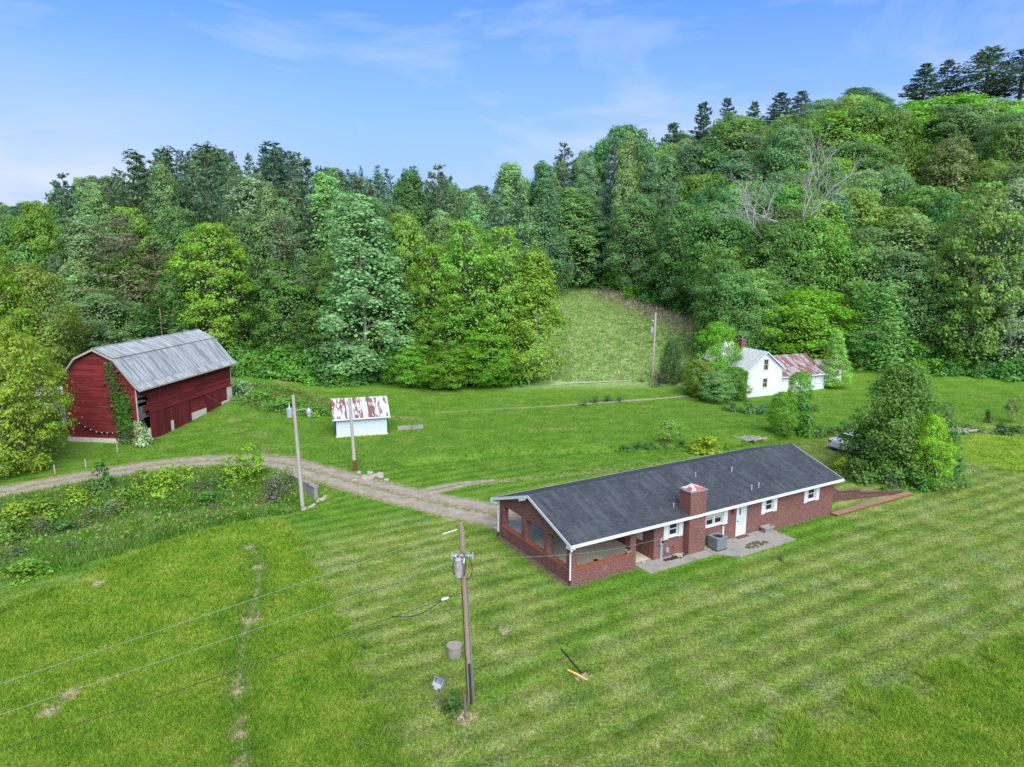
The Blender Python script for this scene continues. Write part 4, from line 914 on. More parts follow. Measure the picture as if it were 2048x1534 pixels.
MB().box(onp(6)-0.42,onp(6)+0.42,-0.2,-0.15,6.15,6.22).build('crossarm', M_GALV, p1)
for x in (-0.40, 0.22, 0.38): MB().tube([(onp(6)+x,-0.18,6.0),(onp(6)+x,-0.18,6.06),(onp(6)+x,-0.18,6.32)], [0.02,0.04,0.028], 8).build('insulator', M_GALV, p1)
for s_, r_, z0 in ((-1, 0.34, 5.75), (1, 0.30, 5.70), (0.2, 0.42, 5.85)):
    MB().tube([(onp(5.7) + s_*0.12 + r_*0.75*s_*math.sin(t), -0.2-0.06*math.sin(t), z0 + 0.45*math.cos(t)) for t in np.linspace(0, math.pi, 12)], 0.018, 5).build('cable_loop', M_WIRED, p1)
MB().tube([(onp(0)+0.14,-0.08,0),(onp(5)+0.12,-0.08,5.2)], 0.025, 6).build('conduit', M_GREYMETAL, p1)
MB().tube([(onp(0)+0.05,-0.17,0),(onp(1.7)+0.04,-0.16,1.75)], 0.05, 6).build('cable_guard', M_WIRED, p1)
MB().tube([(onp(0)-0.1,-0.13,0.3),(onp(4.8)-0.1,-0.12,4.9)], 0.02, 5).build('ground_wire', M_WIRED, p1)
def wire(name, pts, r, mat, label, sag=0.0, cat='wire'):
    out = []
    for a, b in zip(pts[:-1], pts[1:]):
        for i in range(17):
            t = i/16; p = Vector(a).lerp(Vector(b), t); p.z -= 4*sag*t*(1-t); out.append(p)
    o = MB().tube(out, r, 5).build(name, mat); return tag(o, label, cat)
def ext(a, b, k): a, b = Vector(a), Vector(b); return tuple(a + (b-a)*k)
A1 = (-1.92, 25, 7.18); B1 = (-13.05, 16.4, 6.55)
wa = wire('power_line', [A1, ext(A1, B1, 1.9)], 0.0065, M_WIREL, 'topmost bare power line running left from the lawn pole top', 0.10)
dvw = (Vector(B1)-Vector(A1)).normalized()
MB().tube([Vector(A1)+dvw*d for d in (0.15,0.2,0.3,0.34,0.46,0.5,0.62,0.66,0.8)], [0.012,0.035,0.012,0.035,0.012,0.035,0.012,0.035,0.01], 7).build('insulator', M_WHITE, wa)
A2 = (-1.95, 24.9, 6.0); B2 = (-13.6, 16.8, 5.35)
wire('power_line', [A2, ext(A2, B2, 1.9)], 0.0065, M_WIREL, 'middle bare power line running left from beside the transformer', 0.10)
A3 = (-1.82, 25, 4.62); B3 = (-13.95, 17.2, 4.05)
w3 = wire('telephone_cable', [A3, ext(A3, B3, 1.9)], 0.011, M_WIRED, 'lowest dark cable running left from the lawn pole', 0.12, 'cable')
MB().tube([Vector(A3)+(Vector(B3)-Vector(A3))*t for t in (0.045,0.05,0.062,0.067)], [0.02,0.05,0.05,0.02], 7).build('clamp', M_WHITE, w3)
q_ = [Vector(A3)+(Vector(B3)-Vector(A3))*(0.06+0.012*i) + Vector((0,0,-0.28*math.sin(math.pi*i/12))) for i in range(13)]
MB().tube(q_, 0.02, 5).build('slack_loop', M_WIRED, w3)
mx_, my_ = hw2(6.26, -0.08)
wire('service_wire', [(-1.55, 24.95, 6.05), (mx_, my_, 1.30)], 0.008, M_WIREL, 'pale service wire stretching from the lawn pole to the meter box', 0.35)
gx_, gy_ = flat(1165, 1348)
GA, GB = Vector((-1.80, 25.02, 6.85)), Vector((gx_, gy_, 0.0))
gw = wire('guy_wire', [tuple(GA), tuple(GB)], 0.006, M_WIREL, 'thin slanting guy wire from the lawn pole down to the grass', 0.0)
MB().tube([GB.lerp(GA, 0.002), GB.lerp(GA, 0.20)], 0.035, 7).build('guard', M_BLACK, gw)
a, b = flat(1135, 1342), flat(1174, 1362)
o = MB().tube([(*a,0.06),((a[0]+b[0])/2,(a[1]+b[1])/2,0.07),(*b,0.05)], [0.045,0.05,0.035], 8).build('guard_sleeve', M_YELLOW); tag(o, 'yellow plastic guard sleeve lying on the lawn beside the guy anchor', 'plastic sleeve')
p2 = pole(-14.8, 47.8, 7.70, 0.13, M_POLEG, 'wooden pole with yard lamp and small transformer above the gravel driveway', (-0.25, 0))
z0 = p2.location.z
MB().tube([(-0.55,0,6.1-z0),(-0.55,0,6.15-z0),(-0.55,0,6.75-z0),(-0.55,0,6.8-z0)], [0.14,0.21,0.21,0.12], 12).build('transformer', M_GALV, p2)
MB().tube([(-0.55,0,6.8-z0),(-0.55,0,7.1-z0)], [0.05,0.025], 6).build('bushing', M_WHITE, p2)
MB().box(-0.4,-0.1,-0.05,0.05,6.4-z0,6.5-z0).build('bracket', M_GALV, p2)
MB().tube([(-0.1,0,6.62-z0),(0.35,0,6.72-z0),(0.75,0,6.70-z0)], 0.03, 6).build('lamp_arm', M_GALV, p2)
ln = MB().tube([(0.78,0,6.35-z0),(0.78,0,6.42-z0),(0.78,0,6.58-z0),(0.78,0,6.80-z0)], [0.12,0.19,0.20,0.08], 12).build('lamp_head', M_GALV, p2)
MB().tube([(0.78,0,6.20-z0),(0.78,0,6.345-z0)], [0.10,0.16], 12).build('lamp_lens', M_WHITE, p2)
p3 = pole(-12.7, 55.2, 5.95, 0.13, M_POLEG, 'bare grey pole with rusty foot in front of the small shed', (-0.2, 0))
MB().tube([(0,0,0.0),(-0.02,0,0.9)], [0.158,0.156], 10).build('foot_band', paint('rusty_foot', (0.13,0.05,0.025), (0.05,0.03,0.02), 0.7), p3)
fx, fy = G(1305, 757)
p4 = pole(fx, fy, z1(fx, fy)+9.0, 0.15, M_POLEG, 'pale utility pole with grey transformer at the foot of the meadow hill', (0.1, 0))
MB().tube([(-0.35,-0.1,6.3),(-0.35,-0.1,6.35),(-0.35,-0.1,7.0),(-0.35,-0.1,7.05)], [0.15,0.22,0.22,0.14], 12).build('transformer', M_GALV, p4)
MB().tube([(-0.1,-0.1,7.9),(-0.4,-0.1,8.0)], 0.05, 6).build('insulator', M_WHITE, p4)
px_ = pl(899, 91.5); p5 = pole(px_, 91.5, 6.4, 0.09, M_POLEG, 'thin grey pole standing among the yellow green trees behind the shed')
MB().tube([(0,0,6.2),(0.6,0,6.25),(1.0,0,6.0)], 0.04, 5).build('arm', M_POLEG, p5)
wire('service_wire', [(-15.0,47.8,6.2),(-27,61,5.2)], 0.004, M_WIREL, 'thin wire from the yard lamp pole towards the red barn', 0.7)
wire('service_wire', [(-12.9,55.2,5.6),(fx,fy,8.0)], 0.007, M_WIRED, 'thin wire from the bare pole across to the far meadow pole', 0.9)
# small things round the near pole
wl = MB(); WX, WY = flat(909, 1312)
wl.tube([(0,0,-0.1),(0,0,0.46)], 0.305, 24)
o = wl.build('well_casing', M_CONC); o.location = (WX, WY, 0); tag(o, 'round concrete well casing standing in the lawn by the pole', 'well')
MB().tube([(0,0,0.462),(0,0,0.53)], 0.335, 24).build('lid', M_CONC, o); MB().tube([(0,0.02,0.531),(0.0,0.02,0.62)], 0.02, 6).build('pipe', M_GALV, o)
bx = empty('post_box', (*flat(880, 1408), 0), rad(-20), 'grey metal box tilted on a thin post left of the pole', 'post box')
MB().tube([(0,0,-0.1),(-0.03,0,0.72)], 0.04, 8).build('post', M_GREYWOOD, bx)
Mx = Matrix.Translation((-0.03,0,0.92)) @ Matrix.Rotation(rad(-28), 4, 'X') @ Matrix.Rotation(rad(12), 4, 'Y')
MB().box(-0.19,0.19,-0.12,0.12,-0.17,-0.15,Mx).box(-0.19,-0.17,-0.12,0.12,-0.148,0.15,Mx).box(0.17,0.19,-0.12,0.12,-0.148,0.15,Mx).box(-0.168,0.168,0.10,0.12,-0.148,0.15,Mx).box(-0.168,0.168,-0.12,-0.05,-0.148,-0.02,Mx).build('box_body', M_GALV, bx)
MB().box(-0.23,0.23,-0.17,0.15,0.153,0.18,Mx).build('lid', M_GREYMETAL, bx)
MB().box(-0.08,0.08,-0.1,0.06,-0.26,-0.172,Mx).build('bracket', M_GALV, bx)
o = MB().tube([(0,0,-0.1),(-0.02,0,1.0)], [0.04,0.045], 7).build('wooden_stake', M_GREYWOOD); o.location = (*flat(931, 1438), 0); tag(o, 'grey wooden stake in the grass just in front of the pole', 'stake')
# fence posts
for u, v, lab in ((110,948,'leftmost pale fence post above the gravel drive near the barn'),(172,936,'second pale fence post between the drive and the barn'),(235,905,'third pale fence post nearest the barn corner shrub')):
    a, b = G(u, v); o = MB().tube([(0,0,-0.2),(0,0,0.75)], [0.05,0.055], 7).build('fence_post', M_POLEG); o.location = (a, b, z1(a, b)); tag(o, lab, 'fence post', 'fence posts by the drive')
fpts = [(pl(u, y), y) for u, y in ((30,57.0),(110,57.9),(172,59.8),(235,61.8),(330,63.2),(480,66.5))]
wire('fence_wire', [(a, b, z1(a, b)+0.72) for a, b in fpts], 0.006, M_WIREL, 'thin fence wire strung along the posts below the barn', 0.02)
for u, v, lab in ((1058,772,'left grey fence post at the foot of the meadow hill'),(1102,768,'right grey fence post at the foot of the meadow hill')):
    a, b = G(u, v); o = MB().tube([(0,0,-0.2),(0,0,1.15)], 0.06, 7).build('fence_post', M_POLEG); o.location = (a, b, z1(a, b)); tag(o, lab, 'fence post', 'fence posts below the meadow')
a, b = G(1130, 769), G(1260, 763); o = MB().bar((a[0],a[1],z1(*a)+0.15),(b[0],b[1],z1(*b)+0.15),0.16,0.12).build('fallen_rail', M_POLEG); tag(o, 'long fallen grey rail lying at the foot of the meadow', 'rail')
# culvert head wall and rocks
cw = empty('culvert_wall', (*flat(588, 958), -0.05), math.atan2(flat(640,988)[1]-flat(588,958)[1], flat(640,988)[0]-flat(588,958)[0]), 'grey concrete culvert wall beside the driveway at the lamp pole', 'wall')
MB().box(0,1.75,-0.15,0.15,-1.3,0.35).build('concrete_block', M_CONC, cw); MB().box(1.76,3.9,-0.15,0.15,-1.3,0.33).build('concrete_block', M_CONC, cw); MB().box(-0.05,3.95,-0.2,0.25,0.353,0.45).build('cap', M_CONC, cw)
MB().box(1.65,1.85,-0.25,-0.153,-1.3,0.3).build('buttress', M_CONC, cw)
rng = random.Random(4)
for i in range(14):
    t = rng.random(); u = 606+ (648-606)*t + rng.uniform(-6,6); v = 1003 + (984-1003)*t + rng.uniform(-4,4)
    a, b = flat(u, v); stone('rock', a, b, z1(a, b), rng.uniform(0.12,0.26), 20+i, M_ROCK, 'brown rock among those edging the culvert under the lamp pole', 'rock', 'rocks edging the culvert')
for i in range(16):
    u = 738+rng.gauss(0,15); v = 952+rng.gauss(0,5); a, b = flat(u, v); stone('rock', a, b, z1(a, b)-0.03, rng.uniform(0.14,0.34), 50+i, M_ROCK, 'grey rock in the heap at the foot of the bare pole', 'rock', 'rocks heaped below the bare pole')
# ------------------------------------------------------------------ the parked car
car = empty('car', (28.7, 60.9, z1(28.7, 60.9)), rad(20), 'silver sedan parked half hidden behind the ivy-covered tree', 'car')
# x runs from tail to nose
prof_ = [(0.0,0.45),(0.02,0.85),(0.12,0.98),(0.75,1.02),(1.35,1.38),(1.9,1.45),(2.7,1.42),(3.35,1.05),(4.2,0.95),(4.5,0.75),(4.52,0.40)]
def carshell(mb, pr, wf):
    n = len(pr); rows = []
    for x, z in pr:
        w1 = wf(x, z); rows.append([(x,-w1,z),(x,w1,z)])
    for i in range(n-1): mb.quad(rows[i][0], rows[i][1], rows[i+1][1], rows[i+1][0])
    for i in range(n-1):
        for s_ in (0, 1):
            a, b = rows[i][s_], rows[i+1][s_]; yl = (-0.86, 0.86)[s_]
            q = [(a[0],yl,0.35),(b[0],yl,0.35),b,a]; mb.quad(*q) if s_ == 0 else mb.quad(*q[::-1])
    mb.quad((prof_[0][0],-0.86,0.3),(prof_[0][0],-0.86,0.45),(prof_[0][0],0.86,0.45),(prof_[0][0],0.86,0.3))
    return mb
carshell(MB(), prof_, lambda x, z: 0.86 if z < 1.03 else 0.86-0.24*min(1,(z-1.03)/0.4)).build('body', M_CAR, car)
MB().hexa([(0.80,-0.74,1.07),(1.30,-0.63,1.39),(1.30,0.63,1.39),(0.80,0.74,1.07),(0.80,-0.74,1.085),(1.30,-0.63,1.405),(1.30,0.63,1.405),(0.80,0.74,1.085)]).build('rear_window', M_GLASS, car)
MB().hexa([(2.78,-0.63,1.42),(3.28,-0.76,1.10),(3.28,0.76,1.10),(2.78,0.63,1.42),(2.78,-0.63,1.435),(3.28,-0.76,1.115),(3.28,0.76,1.115),(2.78,0.63,1.435)]).build('windscreen', M_GLASS, car)
for s_ in (-1, 1):
    for x0, x1 in ((1.1,1.95),(2.0,2.95)): MB().hexa([(x0,s_*0.85,1.04),(x1,s_*0.85,1.04),(x1-0.1,s_*0.69,1.34),(x0+0.2,s_*0.69,1.34),(x0,s_*0.87,1.04),(x1,s_*0.87,1.04),(x1-0.1,s_*0.71,1.34),(x0+0.2,s_*0.71,1.34)]).build('side_window', M_GLASS, car)
    MB().box(-0.02,0.12,min(s_*0.5,s_*0.87),max(s_*0.5,s_*0.87),0.72,0.88).build('tail_light', M_TAIL, car)
    MB().box(4.4,4.54,min(s_*0.5,s_*0.84),max(s_*0.5,s_*0.84),0.62,0.76).build('headlight', M_GLASS, car)
    for x in (0.85, 3.65):
        wh_ = MB().tube([(x,s_*0.68,0.32),(x,s_*0.88,0.32)], 0.32, 16).build('wheel', M_BLACK, car); MB().tube([(x,s_*0.881,0.32),(x,s_*0.895,0.32)], 0.2, 12).build('rim', M_GALV, wh_)
MB().box(-0.06,-0.005,-0.8,0.8,0.38,0.56).build('bumper', M_CAR, car); MB().box(-0.075,-0.062,-0.26,0.26,0.58,0.70).build('number_plate', M_WHITE, car)

# ------------------------------------------------------------------ vegetation
rngv = np.random.default_rng(7)
def leaves(C, Nn, size, aspect=0.62, jitter=0.35, rng=rngv):
    """diamond leaf sprays at centres C with normals Nn -> vertices (4 per leaf)"""
    n = len(C); s = size*(1 + jitter*rng.standard_normal(n)).clip(0.45, 1.8)
    Nn = Nn/np.linalg.norm(Nn, axis=1, keepdims=True)
    r = rng.standard_normal((n, 3)); t = np.cross(Nn, r); t /= np.linalg.norm(t, axis=1, keepdims=True); b = np.cross(Nn, t)
    t = t*s[:,None]*0.5; b = b*s[:,None]*0.5*aspect
    V = np.empty((n, 4, 3)); V[:,0] = C-t; V[:,1] = C+b+t*0.15; V[:,2] = C+t; V[:,3] = C-b+t*0.15
    return V.reshape(-1, 3)
def unit(n, rng): d = rng.standard_normal((n, 3)); return d/np.linalg.norm(d, axis=1, keepdims=True)
def clump_leaves(cs, rs, per, size, rng, flatz=0.75, upb=0.35, out=0.7, aspect=0.62):
    V = []
    for c, r in zip(cs, rs):
        k = max(8, int(per*r*r)); d = unit(k, rng); d[:,2] = d[:,2] + upb; d /= np.linalg.norm(d, axis=1, keepdims=True)
        rr = r*1.18*rng.random(k)**0.45
        P = c + d*rr[:,None]*np.array([rng.uniform(0.75, 1.35), rng.uniform(0.75, 1.35), flatz*rng.uniform(0.75, 1.3)])
        ro = np.array([c[0], c[1], 0.0]); ro = ro/(np.linalg.norm(ro)+0.3); nn = d*out*0.8 + 0.55*ro + np.array([0, 0, 0.45]) + 0.38*rng.standard_normal((k, 3))
        V.append(leaves(P, nn, size, aspect, rng=rng))
    return np.concatenate(V)
def trunk_mesh(name, H, r, limbs, rng, bend=0.03, n=7):
    mb = MB(); K = 7; off = np.cumsum(rng.normal(0, bend*H/K, (K, 2)), 0); off[0] = 0
    pts = [Vector((off[i,0], off[i,1], H*i/(K-1) - (0.4 if i == 0 else 0))) for i in range(K)]
    mb.tube(pts, [r*1.25] + [r*(1-0.85*i/(K-1)) for i in range(1, K)], n)
    def at(z):
        f = min(max(z/H*(K-1), 0), K-1.001); i = int(f); return pts[i].lerp(pts[i+1], f-i)
    for c, z0, rr in limbs:
        a = at(z0); c = Vector(c); m = a.lerp(c, 0.5) + Vector((0, 0, 0.12*(c-a).length*(1 if rng.random() < 0.6 else -0.4))) + Vector(rng.normal(0, 0.05*(c-a).length, 3))
        rr *= 0.75; mb.tube([a, a.lerp(m, 0.55), m, m.lerp(c, 0.6), c], [rr, rr*0.8, rr*0.6, rr*0.42, rr*0.2], 5, False)
    me = mb.mesh(name); me.polygons.foreach_set('use_smooth', [True]*len(me.polygons)); return me
def broad(seed, H=20.0, R=5.2, z0=0.12, nc=60, rc=(1.3, 2.2), per=70, size=0.5, shape='round', mat=M_LEAF, bark=M_BARK, flatz=0.75, limbf=0.5, r0=0.28, fill=0.75, env=0.26):
    rng = np.random.default_rng(seed); cs, rs = [], []
    lob = rng.uniform(0, 6.28, 3)
    i = 0
    while len(cs) < nc:
        i += 1
        h = rng.random(); h = h**0.85
        if shape == 'round': pr = math.sqrt(max(0.02, 1-(2*h-0.9)**2/1.25))
        elif shape == 'cone': pr = (0.45+0.55*math.sqrt(max(0, min(1, h/0.25)))) * (1-h)**0.50 * 1.08 + 0.06
        elif shape == 'column': pr = 0.92*math.sqrt(max(0.03, 1-max(0, (h-0.55)/0.47)**2))
        elif shape == 'vase': pr = 0.35+0.65*math.sqrt(max(0, 1-((h-0.68)/0.7)**2))
        a = rng.random()*2*math.pi
        lo = 1 + 0.16*math.sin(2*a+lob[0]+3*h) + 0.12*math.sin(3*a+lob[1]-5*h)
        rad_ = R*pr*lo*(rng.uniform(fill, 1.0) if rng.random() < 0.8 else rng.uniform(0.1, fill))
        z = H*(z0 + (1-z0)*h)
        r = rng.uniform(*rc)*(1-0.3*h); z = min(z, H-r*0.7)
        cs.append((rad_*math.cos(a), rad_*math.sin(a), z)); rs.append(r)
    cs = np.array(cs); rs = np.array(rs)
    V = clump_leaves(cs, rs, per, size, rng, flatz)
    ne = int(len(V)/4*env); hh = rng.random(ne)**0.85; aa = rng.random(ne)*6.28
    if shape == 'cone': pe = (0.45+0.55*np.sqrt(np.clip(hh/0.25, 0, 1)))*(1-hh)**0.50*1.08 + 0.06
    else: pe = np.sqrt(np.clip(1-(2*hh-0.9)**2/1.25, 0.02, 1))
    re = R*pe*(1 + 0.16*np.sin(2*aa+lob[0]+3*hh) + 0.12*np.sin(3*aa+lob[1]-5*hh))*rng.uniform(0.62, 1.06, ne)
    Ce = np.stack([re*np.cos(aa), re*np.sin(aa), H*(z0+(1-z0)*hh)-0.3], 1)
    V = np.concatenate([V, leaves(Ce, np.stack([np.cos(aa), np.sin(aa), np.full(ne, 0.7)], 1) + 0.4*rng.standard_normal((ne, 3)), size, 0.62, rng=rng)])
    limbs = []
    for c in cs[rng.random(nc) < limbf]:
        d = math.hypot(c[0], c[1]); limbs.append((c, max(0.08*H, min(0.85*H, c[2]-0.75*d)), 0.05+0.012*d))
    return trunk_mesh('trunk', H*0.93, r0, limbs, rng), np_mesh('crown', V, 4), bark, mat
def pine(seed, H=24.0, R=4.4, z0=0.22, step=0.85, per=52, size=0.58, dead=6, taper=0.75, nb=(4, 7), mat=M_NEEDLE):
    rng = np.random.default_rng(seed); P, Nn, limbs = [], [], []
    z = z0*H
    while z < H*0.985:
        h = (z/H-z0)/(1-z0); Lm = R*((1-h)**taper)*(0.55+0.45*min(1, h/0.2)) + 0.25
        a0 = rng.random()*6.28; k = rng.integers(*nb)
        for j in range(k):
            if rng.random() < 0.10: continue
            a = a0 + 2*math.pi*j/k + rng.normal(0, 0.25); L_ = Lm*rng.uniform(0.55, 1.15); up = rng.uniform(-0.05, 0.28) + 0.55*h*h
            dirv = np.array([math.cos(a), math.sin(a), up]); m = max(6, int(per*L_/R*1.3))
            t = rng.uniform(0.22, 1.03, m)**0.8; side = rng.normal(0, 0.22, m)*L_*(0.35+0.65*(1-np.abs(t-0.6))); vert = rng.normal(0.05, 0.16, m)
            perp = np.array([-math.sin(a), math.cos(a), 0])
            vert = vert + 0.10*L_*t*t; P.append(np.array([0, 0, z]) + dirv*(t*L_)[:,None] + perp*side[:,None] + np.array([0, 0, 1])*vert[:,None])
            Nn.append(np.array([0, 0, 0.55]) + 0.85*rng.standard_normal((m, 3)))
            if rng.random() < 0.55: limbs.append((np.array([0, 0, z])+dirv*L_*0.85, z-0.1, 0.05))
        z += step*rng.uniform(0.7, 1.3)
    for i in range(dead):
        zz = rng.uniform(0.06, z0)*H; a = rng.random()*6.28; L_ = R*rng.uniform(0.5, 0.9)
        limbs.append((np.array([L_*math.cos(a), L_*math.sin(a), zz+rng.uniform(-0.6, 0.3)]), zz, 0.035))
    V = leaves(np.concatenate(P), np.concatenate(Nn), size, 0.34, rng=rng)
    return trunk_mesh('trunk', H, 0.24, limbs, rng, 0.012), np_mesh('crown', V, 4), M_BARK, mat
def drape(seed, H=18.0, R=4.5):
    rng = np.random.default_rng(seed); cs, rs = [], []
    for k in range(13):
        a = rng.random()*6.28; d = R*rng.uniform(0.2, 0.75); top = H*rng.uniform(0.6, 1.0)
        z = top
        while z > 0.5:
            f = 1-z/top; cs.append((d*math.cos(a)*(1+0.35*f)+rng.normal(0, 0.25), d*math.sin(a)*(1+0.35*f)+rng.normal(0, 0.25), z-0.5)); rs.append(rng.uniform(0.9, 1.4)*(0.75+0.5*f)); z -= 1.3
    V = clump_leaves(np.array(cs), np.array(rs), 85, 0.35, rng, 1.25, 0.1)
    return trunk_mesh('trunk', H*0.9, 0.25, [], rng), np_mesh('crown', V, 4), M_BARK, M_LEAF
def shrubp(seed, H=2.2, R=1.6, nc=16, rc=(0.45, 0.8), per=190, size=0.26, fl=0.85, stems=6, mat=M_LEAF, bark=M_BARK):
    rng = np.random.default_rng(seed); cs, rs = [], []
    for i in range(nc):
        a = rng.random()*6.28; h = rng.random(); d = R*rng.uniform(0.15, 0.95)*math.sqrt(max(0.05, 1-(h*0.95)**2)); r = rng.uniform(*rc)
        cs.append((d*math.cos(a), d*math.sin(a), max(0.25*r, h*H-r*0.5))); rs.append(r)
    V = clump_leaves(np.array(cs), np.array(rs), per, size, rng, fl)
    mb = MB()
    for i in range(stems):
        c = Vector(cs[rng.integers(nc)]); mb.tube([(0.1*c.x, 0.1*c.y, -0.2), c*0.5 + Vector((0, 0, 0.1)), c], [0.05, 0.035, 0.012], 5, False)
    me = mb.mesh('stems'); return me, np_mesh('foliage', V, 4), bark, mat
PROTO = {
 'broad': [broad(s, per=160, nc=120, rc=(0.8, 1.6), size=0.31, z0=0.05, limbf=0.3) for s in (1, 2, 3)],
 'poplar': [broad(s, H=24, R=4.3, z0=0.05, nc=150, rc=(0.65, 1.25), per=185, shape='cone', size=0.30, bark=M_BARKP, limbf=0.16, flatz=0.9, r0=0.2) for s in (11, 12, 13)],
 'yellow': [broad(s, H=20, R=5.0, z0=0.05, nc=125, rc=(0.6, 1.25), per=190, shape='round', size=0.29, flatz=0.7, limbf=0.5, r0=0.2) for s in (21, 22)],
 'oak': [broad(s, H=19, R=6.2, z0=0.04, nc=125, rc=(0.9, 1.8), per=130, shape='round', size=0.32, limbf=0.3) for s in (31, 32, 33)],
 'pine': [pine(s) for s in (41, 42, 43)],
 'sparsepine': [pine(51, H=22, R=4.0, z0=0.36, step=0.8, per=70, dead=46, size=0.36)],
 'skypine': [pine(s, H=22, R=3.6, z0=0.25, step=1.0, per=64, size=0.62, nb=(4, 7), taper=0.7) for s in (55, 56)],
 'drape': [drape(s) for s in (61, 62)],
 'shrub': [shrubp(s) for s in (71, 72, 73)],
 'twiggy': [shrubp(76, H=2.2, R=1.3, nc=12, per=90, size=0.2, stems=22), shrubp(77, H=2.0, R=1.5, nc=10, per=80, size=0.2, stems=26)],
 'sapling': [broad(s, H=5.0, R=1.7, z0=0.18, nc=22, rc=(0.45, 0.8), per=170, size=0.26, shape='round', limbf=0.9, r0=0.07) for s in (81, 82)],
}
PH = {'broad':20,'poplar':24,'yellow':20,'oak':19,'pine':24,'sparsepine':22,'skypine':22,'drape':18,'shrub':2.2,'twiggy':2.2,'sapling':5.0}
PR = {'broad':5.6,'poplar':4.7,'yellow':5.2,'oak':6.8,'pine':3.9,'sparsepine':3.6,'skypine':3.4,'drape':4.6,'shrub':1.75,'twiggy':1.6,'sapling':1.9}
COL = {'broad':(0.078,0.150,0.030),'poplar':(0.105,0.182,0.062),'yellow':(0.098,0.170,0.026),'oak':(0.080,0.170,0.024),'pine':(0.056,0.096,0.044),'sparsepine':(0.080,0.115,0.060),'skypine':(0.042,0.074,0.040),'drape':(0.052,0.130,0.030),'shrub':(0.060,0.150,0.018),'twiggy':(0.080,0.105,0.045),'sapling':(0.085,0.185,0.018)}
NAME = {'broad':'broadleaf_tree','poplar':'poplar_tree','yellow':'locust_tree','oak':'oak_tree','pine':'pine_tree','sparsepine':'pine_tree','skypine':'pine_tree','drape':'vine_draped_tree','shrub':'shrub','twiggy':'shrub','sapling':'sapling'}
rpl = random.Random(99)
def plant(kind, x, y, height, radius, label, cat=None, group=None, color=None, variant=None, z=None, name=None, vary=0.10):
    v = PROTO[kind][rpl.randrange(len(PROTO[kind])) if variant is None else variant % len(PROTO[kind])]
    c = color or COL[kind]; k = (1.35 if kind == 'twiggy' else 2.05)*(1+rpl.uniform(-vary, vary)*1.6); g = rpl.uniform(-vary, vary)
    c = (c[0]*k*(1+g), c[1]*k, c[2]*k*(1-g*0.5), 1)
    r = empty(name or NAME[kind], (x, y, (z1(x, y) if z is None else z)), rpl.uniform(0, 6.28), label, cat or ('shrub' if kind in ('shrub','twiggy') else 'tree'), group)
    sr = radius/PR[kind]; r.scale = (sr, sr*rpl.uniform(0.92, 1.08), height/PH[kind])
    wood = 'stems' if kind in ('shrub','twiggy') else 'trunk'; fol = 'foliage' if kind in ('shrub','twiggy') else 'crown'
    t = link(wood, v[0], v[2], r); f = link(fol, v[1], v[3], r); f.color = c; t.color = c
    return r
def tree_px(kind, u, y, vtop, wpx, label, **k):
    x = pl(u, y, 4.0); zb = z1(x, y); x = pl(u, y, zb); zb = z1(x, y); h = vz(vtop, y) - zb
    dep = y*math.cos(PITCH)+(CH-zb)*math.sin(PITCH); return plant(kind, x, y, max(h, 0.5), wpx/2*dep/F, label, **k)
# near trees with finer foliage
PROTO['maple'] = [broad(91, H=13, R=6.0, z0=0.05, nc=190, rc=(0.5, 1.0), per=330, size=0.23, shape='round', limbf=0.22, r0=0.2, flatz=0.7)]
PH['maple'] = 13; PR['maple'] = 6.3; COL['maple'] = (0.130,0.190,0.020); NAME['maple'] = 'maple_tree'
def ivytree(seed):
    rng = np.random.default_rng(seed); cs, rs = [], []
    for i in range(280):
        h = rng.random()**1.15; a = rng.random()*6.28
        R = 3.3*(1-h**3)**0.72*(1-0.22*h)*(1+0.20*math.sin(3*a+9*h)+0.16*math.sin(2*a-7*h+1)) + 0.2
        d = R*(rng.uniform(0.6, 1.0) if rng.random() < 0.85 else rng.uniform(0.1, 0.6)); r = rng.uniform(0.45, 0.85)
        cs.append((d*math.cos(a), d*math.sin(a), 0.2+h*8.3)); rs.append(r)
    V = clump_leaves(np.array(cs), np.array(rs), 230, 0.175, rng, 0.95, 0.15)
    return trunk_mesh('trunk', 8.6, 0.22, [(c, max(0.8, c[2]-1.2), 0.04) for c in cs[::6]], rng), np_mesh('crown', V, 4), M_BARK, M_LEAF
PROTO['ivy'] = [ivytree(95)]; PH['ivy'] = 9.0; PR['ivy'] = 3.7; COL['ivy'] = (0.050,0.105,0.018); NAME['ivy'] = 'ivy_covered_tree'

# ---- trees one can name
T = tree_px
plant('maple', -40.2, 54.5, 12.2, 4.6, 'large yellow green maple at the left edge in front of the barn')
plant('maple', -42.5, 58.0, 11.0, 4.4, 'smaller yellow green maple behind the large one at the left edge', color=(0.14,0.19,0.02))
T('yellow', 2, 76, 455, 130, 'bright green rounded tree at the far left edge under the distant field', color=(0.105,0.185,0.014))
T('oak', 78, 80, 528, 170, 'olive green round tree just left of the barn roof', color=(0.085,0.130,0.020))
T('oak', 20, 84, 560, 150, 'dull green tree low at the left edge behind the yellow maple', color=(0.085,0.135,0.02))
T('pine', 158, 112, 345, 120, 'dark blue green pine on the left end of the ridge', color=(0.030,0.068,0.036))
T('poplar', 185, 100, 430, 150, 'silvery green poplar above the left end of the barn roof', color=(0.095,0.17,0.07))
T('broad', 105, 102, 405, 110, 'bright green tree at the left end of the wooded ridge', color=(0.07,0.15,0.018))
T('pine', 300, 118, 300, 170, 'broad dark pine with layered boughs on the ridge above the barn')
T('pine', 355, 122, 292, 150, 'tall dark pine on the ridge just right of the layered pine', color=(0.045,0.078,0.036))
T('pine', 440, 126, 283, 190, 'tallest dark pine standing on the ridge left of centre')
T('pine', 560, 130, 282, 190, 'wide dark pine on the ridge top above the silvery poplar', color=(0.036,0.07,0.042))
